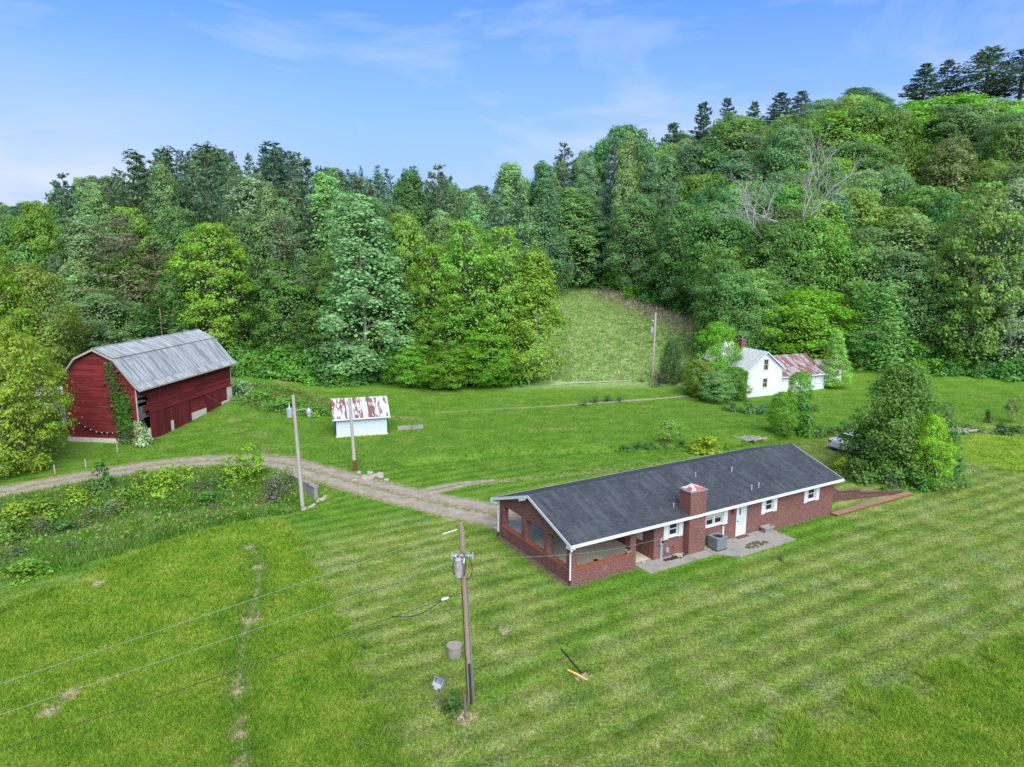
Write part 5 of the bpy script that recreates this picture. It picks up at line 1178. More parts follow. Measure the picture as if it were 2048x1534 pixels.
T('sparsepine', 262, 97, 420, 170, 'thin brownish dying pine above the barn with bare grey branches', color=(0.085,0.085,0.048))
T('sparsepine', 330, 98, 470, 140, 'half bare pine with brown needles behind the barn roof', color=(0.085,0.08,0.045))
T('oak', 215, 92, 585, 170, 'grey green broadleaf tree directly behind the left of the barn', color=(0.07,0.125,0.042))
T('drape', 330, 92, 600, 160, 'dark vine-draped tree behind the barn ridge', color=(0.055,0.11,0.028))
T('yellow', 440, 95, 445, 150, 'yellow green locust tree above the right end of the barn', color=(0.095,0.17,0.016))
T('sparsepine', 583, 99, 425, 150, 'pale grey pine with bare lower limbs between locust and poplar', color=(0.085,0.12,0.065))
T('poplar', 520, 110, 352, 170, 'silver topped poplar below the ridge pines, left of centre', color=(0.13,0.21,0.105))
T('poplar', 665, 108, 348, 150, 'tall green poplar behind the front poplar, left of centre', color=(0.10,0.20,0.055))
T('poplar', 735, 94, 386, 215, 'big light green poplar in front of the forest behind the shed', color=(0.125,0.215,0.075))
T('poplar', 830, 112, 338, 110, 'slim dark poplar at the skyline right of the big poplar', color=(0.05,0.12,0.035))
T('pine', 882, 124, 328, 130, 'dark pointed pine at the skyline above the yellow green tree')
T('sparsepine', 930, 112, 392, 110, 'soft grey green pine behind the yellow green tree', color=(0.07,0.11,0.05))
YG = (0.084,0.165,0.020)
T('yellow', 935, 94.5, 443, 165, 'tallest bright yellow green tree left of the meadow', color=YG)
T('yellow', 1003, 95.5, 452, 140, 'upright yellow green tree right of the tallest yellow green one', color=(0.088,0.168,0.020))
T('yellow', 872, 94, 490, 130, 'yellow green tree on the left shoulder of the bright group', color=(0.085,0.17,0.016))
T('yellow', 905, 92.5, 585, 140, 'smaller yellow green tree low in front of the bright group', color=(0.078,0.160,0.018))
T('poplar', 1068, 94, 500, 135, 'slender yellow green tree at the left corner of the meadow', color=(0.095,0.175,0.02))
T('oak', 825, 91, 690, 110, 'low bright green bushy tree behind the shed roof', color=(0.08,0.18,0.016))
T('oak', 900, 91, 690, 140, 'low green tree at the forest foot right of the shed', color=(0.075,0.165,0.014))
T('broad', 975, 92.5, 650, 150, 'low green tree at the left foot of the meadow', color=(0.085,0.18,0.014))
T('poplar', 1020, 136, 328, 130, 'dark green poplar at the dip of the skyline')
T('poplar', 1085, 140, 325, 110, 'slim blue green poplar right of the skyline dip', color=(0.055,0.12,0.05))
T('poplar', 1140, 148, 378, 150, 'light green poplar at the top of the meadow', color=(0.075,0.155,0.045))
T('poplar', 1175, 150, 405, 130, 'grey green poplar on the meadow crest', color=(0.065,0.13,0.05))
T('pine', 1125, 162, 285, 110, 'dark spire of pine right of the dip in the skyline')
T('pine', 1195, 153, 480, 110, 'short dark pine with brown lower branches on the meadow crest', color=(0.04,0.085,0.035))
T('oak', 1240, 168, 253, 180, 'big dark green tree on the skyline right of the dip', color=(0.060,0.135,0.042))
T('skypine', 1338, 176, 248, 90, 'feathery dark pine on the skyline above the hillside')
T('skypine', 1400, 182, 207, 80, 'tall feathery pine on the skyline where the hill rises')
T('skypine', 1448, 186, 197, 70, 'small feathery pine third along the rising skyline')
T('skypine', 1503, 190, 204, 60, 'smallest feathery pine along the rising skyline')
T('skypine', 1556, 190, 186, 80, 'feathery pine fifth along the rising skyline')
T('skypine', 1598, 192, 183, 70, 'feathery pine beside the grey green skyline crown')
T('broad', 1715, 186, 176, 110, 'grey green rounded crown on the right skyline', color=(0.055,0.105,0.04))
T('skypine', 1842, 190, 128, 90, 'thin see-through pine at the top of the right skyline')
T('skypine', 1888, 192, 120, 80, 'second thin pine at the top of the right skyline')
T('pine', 1962, 190, 94, 170, 'broad dark pine crowning the right skyline')
T('pine', 2035, 188, 98, 150, 'dark pine at the right edge of the skyline', color=(0.035,0.07,0.034))
T('oak', 1690, 150, 212, 200, 'bright green oak crown high on the right hillside', color=(0.10,0.205,0.022))
T('oak', 1880, 156, 195, 240, 'wide bright green crown below the right skyline pines', color=(0.105,0.215,0.02))
T('oak', 1990, 150, 205, 190, 'bright green crown at the right edge high on the hill', color=(0.095,0.20,0.02))
T('oak', 1470, 160, 232, 190, 'dark olive crown below the row of skyline pines', color=(0.072,0.140,0.032))
T('drape', 1480, 126, 345, 170, 'vine-draped tree hanging like a curtain on the right hillside', color=(0.056,0.135,0.032))
T('drape', 1395, 143, 400, 150, 'dark green vine curtain tree at the upper edge of the meadow', color=(0.050,0.122,0.034))
T('drape', 1310, 158, 400, 150, 'dark vine-draped tree in the hollow beyond the meadow', color=(0.046,0.115,0.034))
T('poplar', 2010, 98, 350, 170, 'silvery grey green tree at the right edge of the forest', color=(0.12,0.175,0.09))
T('yellow', 1925, 98, 362, 150, 'yellowish tree near the right edge of the forest', color=(0.085,0.15,0.028))
T('yellow', 1800, 108, 430, 190, 'open grey green tree in the middle of the right hillside', color=(0.095,0.165,0.05))
T('oak', 1610, 103, 580, 190, 'bright green maple rising behind the farmhouse roof', color=(0.08,0.185,0.012))
T('oak', 1740, 103, 610, 160, 'round dark green tree behind the whitewashed outbuilding', color=(0.06,0.14,0.026))
T('oak', 1490, 108, 545, 170, 'dark green tree on the slope left above the farmhouse', color=(0.068,0.140,0.026))
# bare dead tree
rng = np.random.default_rng(17); mb = MB()
def branch(p, d, L_, r, lv):
    q = p + d*L_*0.5 + Vector(rng.normal(0, 0.06*L_, 3)); e = p + d*L_ + Vector(rng.normal(0, 0.08*L_, 3))
    mb.tube([p, q, e], [r, r*0.8, r*0.55], 5, False)
    if lv == 0: return
    for k in range(3 if lv > 1 else 2):
        ax = Vector(rng.normal(0, 1, 3)); nd = (d + ax.normalized()*0.75 + Vector((0, 0, 0.12))).normalized()
        s0 = p.lerp(e, rng.uniform(0.45, 1.0)) if k else e; branch(s0, nd, L_*rng.uniform(0.55, 0.8), r*0.55, lv-1)
for d in ((-0.75,-0.1,0.75),(-0.25,-0.2,1),(0.2,0,1),(-0.9,0,0.35)): branch(Vector((0,0,9.0)), Vector(d).normalized(), 4.6, 0.13, 5)
mb.tube([(0,0,-0.4),(0.1,0,5),(0,0,9.2)], [0.36,0.3,0.24], 8)
dx, dy = pl(1600, 113, 12.0), 113
dead = empty('dead_tree', (dx, dy, z1(dx, dy)), rad(10), 'bleached leafless dead tree spreading bare limbs on the right hillside', 'tree')
dh = vz(292, 113) - z1(dx, dy); dead.scale = (dh/20, dh/20, dh/20)
mb.build('branches', M_DEADW, dead)
# ---- trees, bushes and hedges on the valley floor
plant('ivy', 30.4, 54.0, 9.1, 4.2, 'tall ivy-smothered tree like a green tower at the end of the house', color=(0.050,0.108,0.018))
plant('oak', 31.1, 50.9, 5.6, 1.35, 'bright green young tree growing out of the front of the ivy tower', color=(0.115,0.215,0.014))
plant('sapling', 32.6, 51.8, 3.3, 1.3, 'low bright sapling at the right foot of the ivy tower', color=(0.085,0.19,0.016))
plant('shrub', 33.6, 52.2, 2.1, 1.5, 'dark green bush at the right foot of the ivy tower', color=(0.035,0.10,0.018))
plant('shrub', 30.2, 50.6, 1.2, 1.2, 'mid green bush at the front foot of the ivy tower', color=(0.045,0.125,0.02))
plant('shrub', 26.6, 52.6, 1.7, 1.4, 'ivy-leaved bush at the left foot of the ivy tower', color=(0.045,0.095,0.016))
plant('oak', 29.0, 56.5, 3.5, 1.25, 'dark leafy bush hiding the front of the silver car', color=(0.05,0.108,0.018), name='leafy_bush')
plant('oak', 31.2, 58.5, 3.6, 1.5, 'dark leafy bush at the back of the ivy tower beside the car', color=(0.045,0.10,0.018), name='leafy_bush')
plant('twiggy', 28.6, 51.1, 1.0, 0.9, 'twiggy pale-flowered bush in front of the ivy tower', color=(0.08,0.11,0.055))
plant('shrub', *flat(1682, 942), 1.2, 0.75, 'small yellow green bush beside the right end of the shingle roof', color=(0.135,0.20,0.012))
plant('oak', *G(1562, 868), 4.2, 1.6, 'bright green young tree on the lawn in front of the farmhouse', color=(0.08,0.185,0.014))
plant('shrub', *G(1612, 868), 2.3, 1.7, 'rounded green bush right of the young tree on the far lawn', color=(0.055,0.145,0.016))
plant('oak', *G(1598, 818), 4.3, 1.7, 'broad green sapling growing against the farmhouse wing', color=(0.085,0.185,0.014))
plant('shrub', *G(1606, 822), 2.0, 1.6, 'dark bush at the foot of the sapling by the farmhouse wing', color=(0.04,0.115,0.016))
for i, (u, v, h, r, c, lab) in enumerate(((1462,822,1.0,1.0,(0.055,0.105,0.03),'left grey green shrub of the low hedge before the farmhouse'),(1495,826,1.2,1.2,(0.045,0.10,0.028),'middle shrub of the low hedge before the farmhouse'),(1526,828,1.1,1.1,(0.05,0.11,0.03),'right shrub of the low hedge before the farmhouse'))):
    plant('shrub', *G(u, v), h, r, lab, group='hedge before the farmhouse', color=c)
plant('oak', pl(1430, 88), 88, 9.0, 2.8, 'bright green tree against the left side of the farmhouse', color=(0.085,0.195,0.014))
plant('oak', pl(1468, 84.8), 84.8, 3.9, 2.1, 'bushy green vine mass covering the farmhouse porch', color=(0.06,0.155,0.016))
plant('oak', pl(1432, 83.5), 83.5, 3.6, 2.7, 'large silver-leaved bush left of the farmhouse', color=(0.075,0.155,0.045))
plant('oak', pl(1398, 86.5), 86.5, 4.6, 2.3, 'yellow green bush between the meadow pole and the farmhouse', color=(0.115,0.165,0.02))
plant('ivy', pl(1340, 94), 94, 5.9, 1.9, 'dark conical tree beside the far meadow pole', color=(0.042,0.085,0.022), name='conical_tree')
plant('twiggy', pl(1318, 92.5), 92.5, 2.3, 2.2, 'bare brownish brush heap at the foot of the meadow pole', color=(0.085,0.075,0.055))
plant('sapling', pl(1455, 91.5, 1), 91.5, 6.0, 1.1, 'white blossoming small tree beside the farmhouse roof', color=(0.50,0.48,0.42))
plant('poplar', pl(1666, 90.5), 90.5, 7.6, 2.1, 'light green young tree right of the rusty farmhouse wing', color=(0.12,0.215,0.04), name='young_tree')
plant('shrub', *flat(1412, 905), 1.5, 2.0, 'yellow green shrub showing just over the shingle ridge', color=(0.13,0.18,0.012))
plant('sapling', *G(1886, 846), 2.2, 1.2, 'thin sapling standing alone on the far right lawn', color=(0.075,0.125,0.03))
plant('shrub', *G(1975, 845), 1.4, 0.45, 'slim dark bush standing along the right hand ditch', color=(0.05,0.08,0.025))
plant('sapling', *G(2022, 845), 2.6, 0.9, 'spindly sapling at the right edge beyond the ditch', color=(0.085,0.13,0.03))
plant('sapling', *G(1340, 885), 2.3, 1.1, 'faint thin sapling by the creek beyond the roof ridge', color=(0.10,0.18,0.03))
random.seed(21)
for i, (u, v) in enumerate(((1250,902),(1275,897),(1300,895),(1328,893),(1365,892),(1395,890),(1418,889))):
    plant('twiggy' if i % 2 else 'shrub', *G(u, v), random.uniform(0.45,0.8), random.uniform(0.6,1.0), f'low dark creek bank shrub beyond the roof ridge, {("leftmost of seven","second from the left of seven","third from the left of seven","fourth of seven","fifth from the left of seven","sixth from the left of seven","rightmost of seven")[i]}', group='creek bank shrubs', color=(0.06,0.095,0.035) if i % 2 else (0.04,0.10,0.02))
for i, (u, v) in enumerate(((1640,872),(1662,868),(1690,866),(1905,858),(1932,862),(1955,864),(2000,868),(2032,866))):
    plant('twiggy' if i in (3,5) else 'shrub', *G(u, v), random.uniform(0.7,1.1), random.uniform(0.8,1.3), f'rough ditch bank shrub beyond the ivy tower, {("first","second","third","fourth","fifth","sixth","seventh","eighth")[i]} from the left of eight', group='ditch bank shrubs', color=(0.05,0.10,0.025))
mb = MB(); rng2 = random.Random(6)
for i in range(46):
    a = rng2.uniform(0, 6.28); l = rng2.uniform(0.6, 1.5); mb.tube([(rng2.gauss(0,0.5), rng2.gauss(0,0.25), rng2.uniform(0,0.2)), (rng2.gauss(0,0.5)+l*0.5*math.cos(a), 0.3*l*math.sin(a), rng2.uniform(0.2,0.5)), (l*math.cos(a), 0.5*l*math.sin(a), rng2.uniform(0,0.25))], [0.03,0.025,0.012], 4, False)
bp = mb.mesh('brush_pile')
for (u, v, s_, lab) in ((1502,884,1.0,'pale dead branch pile on the creek bank beyond the house'),(1920,868,1.1,'straw coloured dead brush heap on the right hand ditch bank'),(1175,826,0.0,'')):
    if s_ == 0: continue
    a, b = G(u, v); o = link('brush_pile', bp, M_POLEG); o.location = (a, b, z1(a, b)+0.1); o.scale = (s_,)*3; tag(o, lab, 'brush pile')
for i, (u, v) in enumerate(((1168,812),(1190,806),(1215,803),(1238,802))):
    plant('twiggy', *G(u, v), 0.8, 0.9, f'grey brush clump beside the footpath below the meadow, {("first","second","third","fourth")[i]} from the left', group='brush clumps by the footpath', color=(0.06,0.085,0.045))
# ditch thicket on the left
dl = [('sapling',500,962,2.9,1.2,(0.11,0.20,0.012),'small bright tree by the driveway left of the grey bush'),('twiggy',560,985,2.6,1.5,(0.12,0.15,0.09),'grey green willow-like bush left of the lamp pole'),('twiggy',545,1005,1.7,1.2,(0.11,0.10,0.08),'bare brown twiggy bush below the grey green bush'),
 ('sapling',468,968,2.2,1.1,(0.11,0.19,0.014),'yellow green sapling left of the small bright tree'),('shrub',330,985,1.9,1.5,(0.125,0.195,0.014),'yellow green bush in the middle of the ditch thicket'),('shrub',285,985,1.6,1.3,(0.10,0.175,0.016),'yellow green bush left of the middle of the ditch thicket'),
 ('shrub',205,985,2.2,1.2,(0.05,0.10,0.02),'dark green cedar-like bush by the driveway in the thicket'),('shrub',150,1012,1.2,1.4,(0.125,0.185,0.016),'yellow green bush below the driveway, left part of the thicket'),('shrub',95,1032,1.2,1.5,(0.115,0.175,0.018),'yellow green bush near the left edge of the thicket'),
 ('shrub',30,1040,1.2,1.6,(0.125,0.18,0.016),'broad yellow green bush at the left edge under the maple'),('shrub',20,1085,1.6,1.5,(0.09,0.15,0.02),'olive bush at the left edge of the lower thicket'),('twiggy',235,1030,1.6,1.3,(0.15,0.17,0.11),'white flowered twiggy bush in the ditch thicket'),
 ('twiggy',85,1072,1.2,1.1,(0.11,0.12,0.075),'grey twiggy bush in the lower left of the thicket'),('twiggy',400,985,1.5,1.5,(0.075,0.09,0.05),'brown twiggy bush in the upper middle of the thicket'),('shrub',250,1010,1.4,1.3,(0.08,0.15,0.02),'mid green bush beside the white flowered bush'),
 ('shrub',420,1010,1.1,1.3,(0.05,0.125,0.02),'dark green low bush in the right part of the thicket'),('twiggy',425,1030,0.9,1.0,(0.13,0.11,0.08),'pale dead-looking clump in the right part of the thicket'),('shrub',130,1075,1.2,1.4,(0.05,0.12,0.02),'dark green low bush in the lower thicket'),
 ('twiggy',30,1120,1.2,1.5,(0.09,0.105,0.06),'grey brush at the left edge of the lower thicket'),('shrub',60,1150,0.9,1.4,(0.07,0.15,0.016),'low bright bush at the lower left end of the thicket'),('shrub',370,965,1.3,1.1,(0.11,0.185,0.014),'yellow green bush against the driveway verge'),
 ('twiggy',180,1050,1.3,1.3,(0.10,0.13,0.055),'olive twiggy bush in the heart of the thicket'),('shrub',-40,1075,1.5,1.8,(0.11,0.165,0.018),'large yellow green bush cut by the left picture edge')]
for k, u, v, h, r, c, lab in dl: plant(k, *G(u, v), h, r, lab, group='ditch thicket bushes', color=c)
plant('shrub', *flat(905, 1425), 0.75, 0.5, 'small dark weedy bush at the foot of the lawn pole', color=(0.04,0.095,0.02))
plant('twiggy', *flat(925, 1418), 0.6, 0.35, 'twiggy weed clump against the lawn pole', color=(0.05,0.10,0.03))
plant('twiggy', *hw2(12.1,-3.6), 0.35, 0.25, 'small dead weed standing in the lawn before the patio', color=(0.09,0.08,0.04))
plant('shrub', *hw2(28.6, 0.75), 0.45, 0.45, 'small bush behind the tip of the stepped wall', color=(0.05,0.10,0.02))
a, b = G(284, 893); plant('shrub', a, b, 2.2, 1.0, 'white flowering shrub at the near corner of the barn', color=(0.16,0.22,0.11))
a, b = G(262, 884); plant('shrub', a, b, 1.0, 1.0, 'low green weeds along the barn foundation', color=(0.05,0.125,0.02))
plant('shrub', pl(487, 80), 80, 2.3, 1.6, 'pale leaved bush at the far right corner of the barn', color=(0.12,0.2,0.09))
plant('shrub', pl(525, 79), 79, 1.7, 2.2, 'sprawling green bush on the bank right of the barn', color=(0.06,0.14,0.022))
plant('shrub', pl(575, 77), 77, 1.5, 2.2, 'sprawling green bush on the bank between barn and shed', color=(0.065,0.145,0.022))
plant('shrub', pl(630, 75), 75, 1.2, 1.6, 'low bush on the bank just left of the shed', color=(0.07,0.15,0.022))
# vine on the barn gable
rng = np.random.default_rng(31)
n1 = 1900; tz = rng.random(n1); yc = 2.35 - 1.15*(1-tz)**0.8 + rng.normal(0, 0.30, n1)*(0.7+0.6*(1-tz)); zc = 0.2 + 7.6*tz
n2 = 1500; y2 = 1.25 + rng.normal(0, 0.38, n2); z2 = 2.9 + rng.normal(0, 0.95, n2)
Pn = np.stack([-0.08-rng.random(n1+n2)*0.22, np.r_[yc, y2], np.r_[zc, z2]], 1); Pn = Pn[(Pn[:,1] > 0.1) & (Pn[:,2] < bz(1.9)-0.3)]
ncr = (Pn[:,2] > 1.6) & (Pn[:,2] < 4.6) & (np.abs(Pn[:,1]-1.2) < 0.75)
vine = empty('climbing_vine', barn.location, BDX, 'long green vine climbing the barn gable near its right corner', 'vine')
for nm, sel, c in (('dull_leaves', ~ncr, (0.075,0.105,0.022,1)), ('fresh_leaves', ncr, (0.055,0.155,0.014,1))):
    q = Pn[sel]; f = link(nm, np_mesh(nm, leaves(q, np.array([-1, 0, 0.5]) + 0.5*rng.standard_normal((len(q), 3)), 0.24, 0.7, rng=rng), 4), M_LEAF, vine); f.color = c
st_m = MB()
for k in range(4): st_m.tube([(-0.06, 1.2+0.1*k, 0), (-0.06, 1.35+0.12*k, 3), (-0.06, 2.0+0.12*k, 6.5)], [0.04,0.03,0.015], 5, False)
st_m.build('stem', M_BARK, vine)

# ---- the forest: every tree its own object, drawn only where something of it shows
SKY_U = [-60,0,60,90,130,200,240,290,350,430,470,500,560,610,650,690,740,780,800,850,880,920,980,1020,1060,1100,1125,1150,1170,1240,1280,1300,1335,1370,1400,1440,1500,1555,1630,1700,1750,1800,1830,1850,1900,1940,1980,2020,2120]
SKY_V = [395,395,410,425,360,350,345,310,296,288,292,308,286,298,325,332,328,326,345,347,335,372,368,332,345,328,300,320,272,258,272,298,262,262,222,212,215,202,198,182,185,205,188,190,170,150,130,125,120]
WORDS = {'pine':'dark pine','poplar':'tall poplar','broad':'green broadleaf','oak':'round oak','yellow':'yellow green locust','drape':'vine-draped tree','skypine':'feathery pine','sparsepine':'thin pine'}
BINS = [(-200,140,'at the left end of the woods'),(140,330,'above the left half of the barn'),(330,470,'above the right half of the barn'),(470,640,'between the barn and the shed'),(640,800,'behind the shed'),(800,960,'behind the yellow green trees'),(960,1130,'by the dip in the skyline'),(1130,1300,'beyond the meadow crest'),(1300,1430,'above the meadow pole'),(1430,1560,'above the farmhouse'),(1560,1700,'above the farmhouse wing'),(1700,1850,'above the ivy tower'),(1850,1960,'near the right edge'),(1960,2300,'at the right edge')]
fr_ = random.Random(12); occ = np.full(260, 2000.0); picked = []
def cols(u0, u1): return slice(max(0, int((u0+160)//10)), min(260, int((u1+160)//10)+1))
y = 97.0
while y < 215:
    step = 5.0 if y < 130 else 7.0
    x = -0.80*y - 12
    while x < 0.80*y + 14:
        x += step*fr_.uniform(0.75, 1.25); yy = y + fr_.uniform(-step*0.45, step*0.45)
        d = yy - float(sm_interp(np.array([x]), *FOOT))
        if d < 0.5: continue
        if float(sd_poly(np.array([x]), np.array([yy]), MEADOW_H)[0]) < 2.0: continue
        if x < -100 and yy > 118: continue
        zb = z1(x, yy); dep = yy*math.cos(PITCH)+(CH-zb)*math.sin(PITCH); u = 1024+F*x/dep
        if x > 34 and fr_.random() < 0.38: continue
        if not (-90 < u < 2140): continue
        cap = float(np.interp(u, SKY_U, SKY_V)) + fr_.uniform(2, 26)
        if u > 1790: cap = max(cap, 200 + fr_.uniform(0, 28))
        elif 1370 < u < 1620: cap = max(cap, float(np.interp(u, [1370, 1620], [278, 216])) + fr_.uniform(0, 22))
        r = fr_.random(); high = vz(cap, yy) - zb < 27
        if x < -4: kind = ('pine' if r < 0.78 else 'poplar' if r < 0.9 else 'broad') if d > 16 else ('poplar' if r < 0.3 else 'broad' if r < 0.6 else 'oak' if r < 0.72 else 'pine' if r < 0.88 else 'yellow')
        elif x < 30: kind = 'poplar' if r < 0.4 else 'broad' if r < 0.65 else 'pine' if r < 0.85 else 'oak'
        else: kind = ('skypine' if r < 0.35 else 'broad' if r < 0.6 else 'oak') if d > 78 else ('oak' if r < 0.52 else 'broad' if r < 0.80 else 'drape' if r < 0.86 else 'poplar' if r < 0.90 else 'yellow')
        base = {'pine':(20,27),'poplar':(19,26),'broad':(16,22),'oak':(14,20),'yellow':(13,18),'drape':(12,18),'skypine':(17,24)}[kind]
        h = fr_.uniform(*base)*(0.72 if d < 6 else 1.0)*(1.2 if d > 45 else 1.0)
        h = min(h, vz(cap, yy) - zb)
        if h < 7: continue
        R = {'pine':max(2.0,h*0.165),'poplar':4.0,'broad':4.6,'oak':5.2,'yellow':4.4,'drape':4.2,'skypine':max(1.7,h*0.15)}[kind]*fr_.uniform(0.85, 1.2)*(0.75 + 0.25*min(1, h/18))*(1.32 if x > 34 and kind != 'skypine' else 1.0)
        wpx = R*F/dep; zt_ = zb+h; ang = math.atan((CH-zt_)/yy) - PITCH; vt = 767 + F*math.tan(ang)
        s_ = cols(u-wpx, u+wpx); seg = occ[s_]
        if len(seg) == 0 or np.mean(seg > vt + 9) < 0.4: continue
        n_ = len(seg); t_ = np.linspace(-1, 1, n_); edge = vt + (1-np.sqrt(np.clip(1-t_**2, 0, 1)))*h*F/dep*0.35 + 8
        occ[s_] = np.minimum(seg, edge)
        picked.append((kind, x, yy, h, R, u, d))
    y += step*0.8
by = {}
for p in picked:
    kind, x, yy, h, R, u, d = p
    bn = next((b[2] for b in BINS if b[0] <= u < b[1]), 'at the edge'); row = 'at the forest foot' if d < 10 else 'low on the slope' if d < 28 else 'midslope' if d < 60 else 'high on the slope'
    by.setdefault((kind, bn, row), []).append(p)
ORD = ['leftmost','second','third','fourth','fifth','sixth','seventh','eighth','ninth','tenth']
NUM = {2:'two',3:'three',4:'four',5:'five',6:'six',7:'seven',8:'eight',9:'nine',10:'ten'}
TEENS = ['tenth','eleventh','twelfth','thirteenth','fourteenth','fifteenth','sixteenth','seventeenth','eighteenth','nineteenth','twentieth']
def ordw(i, n_):
    k = i+1
    if i == 0: return 'leftmost of all'
    if i == n_-1: return 'rightmost of all'
    w_ = ORD[i] if k < 10 else TEENS[k-10] if k <= 20 else ('twenty-'+['','first'][0]+(['','first','second','third','fourth','fifth','sixth','seventh','eighth','ninth'][k-20])) if k < 30 else 'thirtieth' if k == 30 else 'thirty-'+['first','second','third','fourth','fifth','sixth','seventh','eighth','ninth'][min(k-31, 8)]
    return w_+' from the left'
for (kind, bn, row), ps in by.items():
    ps.sort(key=lambda p: p[5]); k = len(ps)
    for i, (kd, x, yy, h, R, u, d) in enumerate(ps):
        lab = f'{WORDS[kind]} {row} {bn}'
        if 1 < k <= 10: lab += f', {("leftmost" if i == 0 else "rightmost" if i == k-1 else ORD[i])} of {NUM[k]}'
        elif k > 10: lab += ', ' + ordw(i, k).replace(' of all', '').replace(' from the left', ' from left')
        c = COL[kind]
        if x > 40 and kind in ('oak','broad'): c = fr_.choice([(0.074,0.150,0.028),(0.086,0.176,0.026),(0.056,0.126,0.030),(0.084,0.140,0.044),(0.062,0.115,0.036)])
        elif kind in ('oak','broad'): c = fr_.choice([(0.068,0.140,0.032),(0.080,0.160,0.026),(0.060,0.122,0.036)])
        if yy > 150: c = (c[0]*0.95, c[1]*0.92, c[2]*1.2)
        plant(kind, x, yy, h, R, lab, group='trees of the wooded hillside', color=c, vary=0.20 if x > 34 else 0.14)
# distant trees beyond the field at the far left
for i in range(11):
    u = -30 + 15*i + fr_.uniform(-5, 5); yy = 300 + fr_.uniform(-20, 40); x = pl(u, yy, 15); zb = z1(x, yy)
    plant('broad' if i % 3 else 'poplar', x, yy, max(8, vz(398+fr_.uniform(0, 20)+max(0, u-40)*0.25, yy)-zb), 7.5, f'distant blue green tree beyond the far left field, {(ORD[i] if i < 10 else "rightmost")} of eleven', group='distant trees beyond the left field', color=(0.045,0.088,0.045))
# undergrowth along the forest foot
k = 0; eg = []
for u0, u1, off, st_u, hh_ in ((455,700,-3.5,20,2.4),(470,720,-1.2,22,3.2),(700,1060,-1.5,26,3.0),(1395,1560,0.5,26,3.2),(1690,2090,-1.0,22,3.0),(1830,2090,-5.0,30,1.9),(1190,1400,30,20,3.0)):
    u = u0
    while u < u1:
        x = pl(u, 98); yy = float(sm_interp(np.array([x]), *FOOT)) + off + fr_.uniform(-0.8, 0.8)
        if off == 30: yy = float(np.interp(u, [1135, 1200, 1270, 1340, 1405], [157, 148, 136.5, 129.5, 123])) + fr_.uniform(-1, 1)
        x = pl(u, yy, z1(x, yy)); eg.append((u, x, yy, hh_*fr_.uniform(0.7, 1.35))); u += st_u*fr_.uniform(0.8, 1.2)
for u, x, yy, h in eg: pass
regs = [(455,720,'in the thicket behind barn and shed'),(720,1100,'under the yellow green trees'),(1100,1420,'along the upper edge of the meadow'),(1420,1600,'behind the farmhouse'),(1600,2200,'along the right hand forest foot')]
for a, b, lab in regs:
    ps = sorted([e for e in eg if a <= e[0] < b]); n_ = len(ps)
    for i, (u, x, yy, h) in enumerate(ps):
        plant('shrub', x, yy, h, h*fr_.uniform(0.7, 1.0), f'green undergrowth bush {lab}, {ordw(i, n_)}', group='undergrowth bushes '+lab, color=fr_.choice([(0.05,0.135,0.018),(0.065,0.155,0.018),(0.04,0.11,0.02)]))

# ------------------------------------------------------------------ grass
def scatter(n, umin, umax, vmin, vmax, rng):
    u = rng.uniform(umin, umax, n); v = rng.uniform(vmin, vmax, n)
    X = (u-1024)/F; Yv = -(v-767)/F; c, s = math.cos(PITCH), math.sin(PITCH)
    dz = -s + Yv*c; t = -CH/dz; return X*t, (c+Yv*s)*t
def area(n, x0, x1, y0, y1, rng): return rng.uniform(x0, x1, n), rng.uniform(y0, y1, n)
def keep_mask(x, y):
    k = np.ones(len(x), bool)
    for p in SLABS: k &= sd_poly(x, y, p) > 0.02
    k &= sd_poly(x, y, PIT) > 0.1
    dd = d_line(x, y, DRIVE); k &= dd > 1.9
    k &= d_line(x, y, NEARWALL) > 0.35
    bl = (x-barn.location.x); lb = np.abs(bl+3.6) < 4.2; k &= ~(lb & (y > 63) & (y < 80))
    return k
def blades(name, x, y, hgt, wid, nb, rng, lean=0.5):
    z = zf(x, y); n = len(x)
    V = np.empty((n, nb, 3, 3))
    for b in range(nb):
        a = rng.random(n)*6.28; sx_ = x + rng.normal(0, 0.05, n); sy_ = y + rng.normal(0, 0.05, n); h = hgt*rng.uniform(0.5, 1.2, n); w_ = wid*rng.uniform(0.7, 1.3, n)
        lx_, ly_ = rng.normal(0, lean, n)*h, rng.normal(0, lean, n)*h
        V[:,b,0] = np.stack([sx_-np.cos(a)*w_, sy_-np.sin(a)*w_, z-0.01], 1); V[:,b,1] = np.stack([sx_+np.cos(a)*w_, sy_+np.sin(a)*w_, z-0.01], 1); V[:,b,2] = np.stack([sx_+lx_, sy_+ly_, z+h], 1)
    at = {k: np.repeat(v, nb*3) for k, v in masks(x, y).items()}
    o = link(name, np_mesh(name, V.reshape(-1, 3), 3, at), M_BLADE); return tag(o, kind='stuff')
rg = np.random.default_rng(44)
x, y = scatter(540000, -360, 2420, 940, 1760, rg); m = keep_mask(x, y); x, y = x[m], y[m]; mk = masks(x, y)
lawn = (mk['meadow'] < 0.5) & (mk['brush'] < 0.5) & (mk['straw'] < 0.3) & (mk['soil'] < 0.2)
blades('lawn_grass', x[lawn], y[lawn], 0.055 + 0.012*rg.random(lawn.sum()), 0.016 + 0.0006*(y[lawn]-20), 2, rg, 0.7)
md = (mk['meadow'] >= 0.5) & (mk['straw'] < 0.45)
blades('meadow_grass', x[md], y[md], 0.13 + 0.10*mk['ring'][md] + 0.05*rg.random(md.sum()) + 0.16*np.exp(-(np.minimum(np.abs(sd_poly(x[md], y[md], MEADOW_L)), np.abs(sd_poly(x[md], y[md], MEADOW_R)))/0.6)**2), 0.014 + 0.0005*(y[md]-20), 3, rg, 1.0)
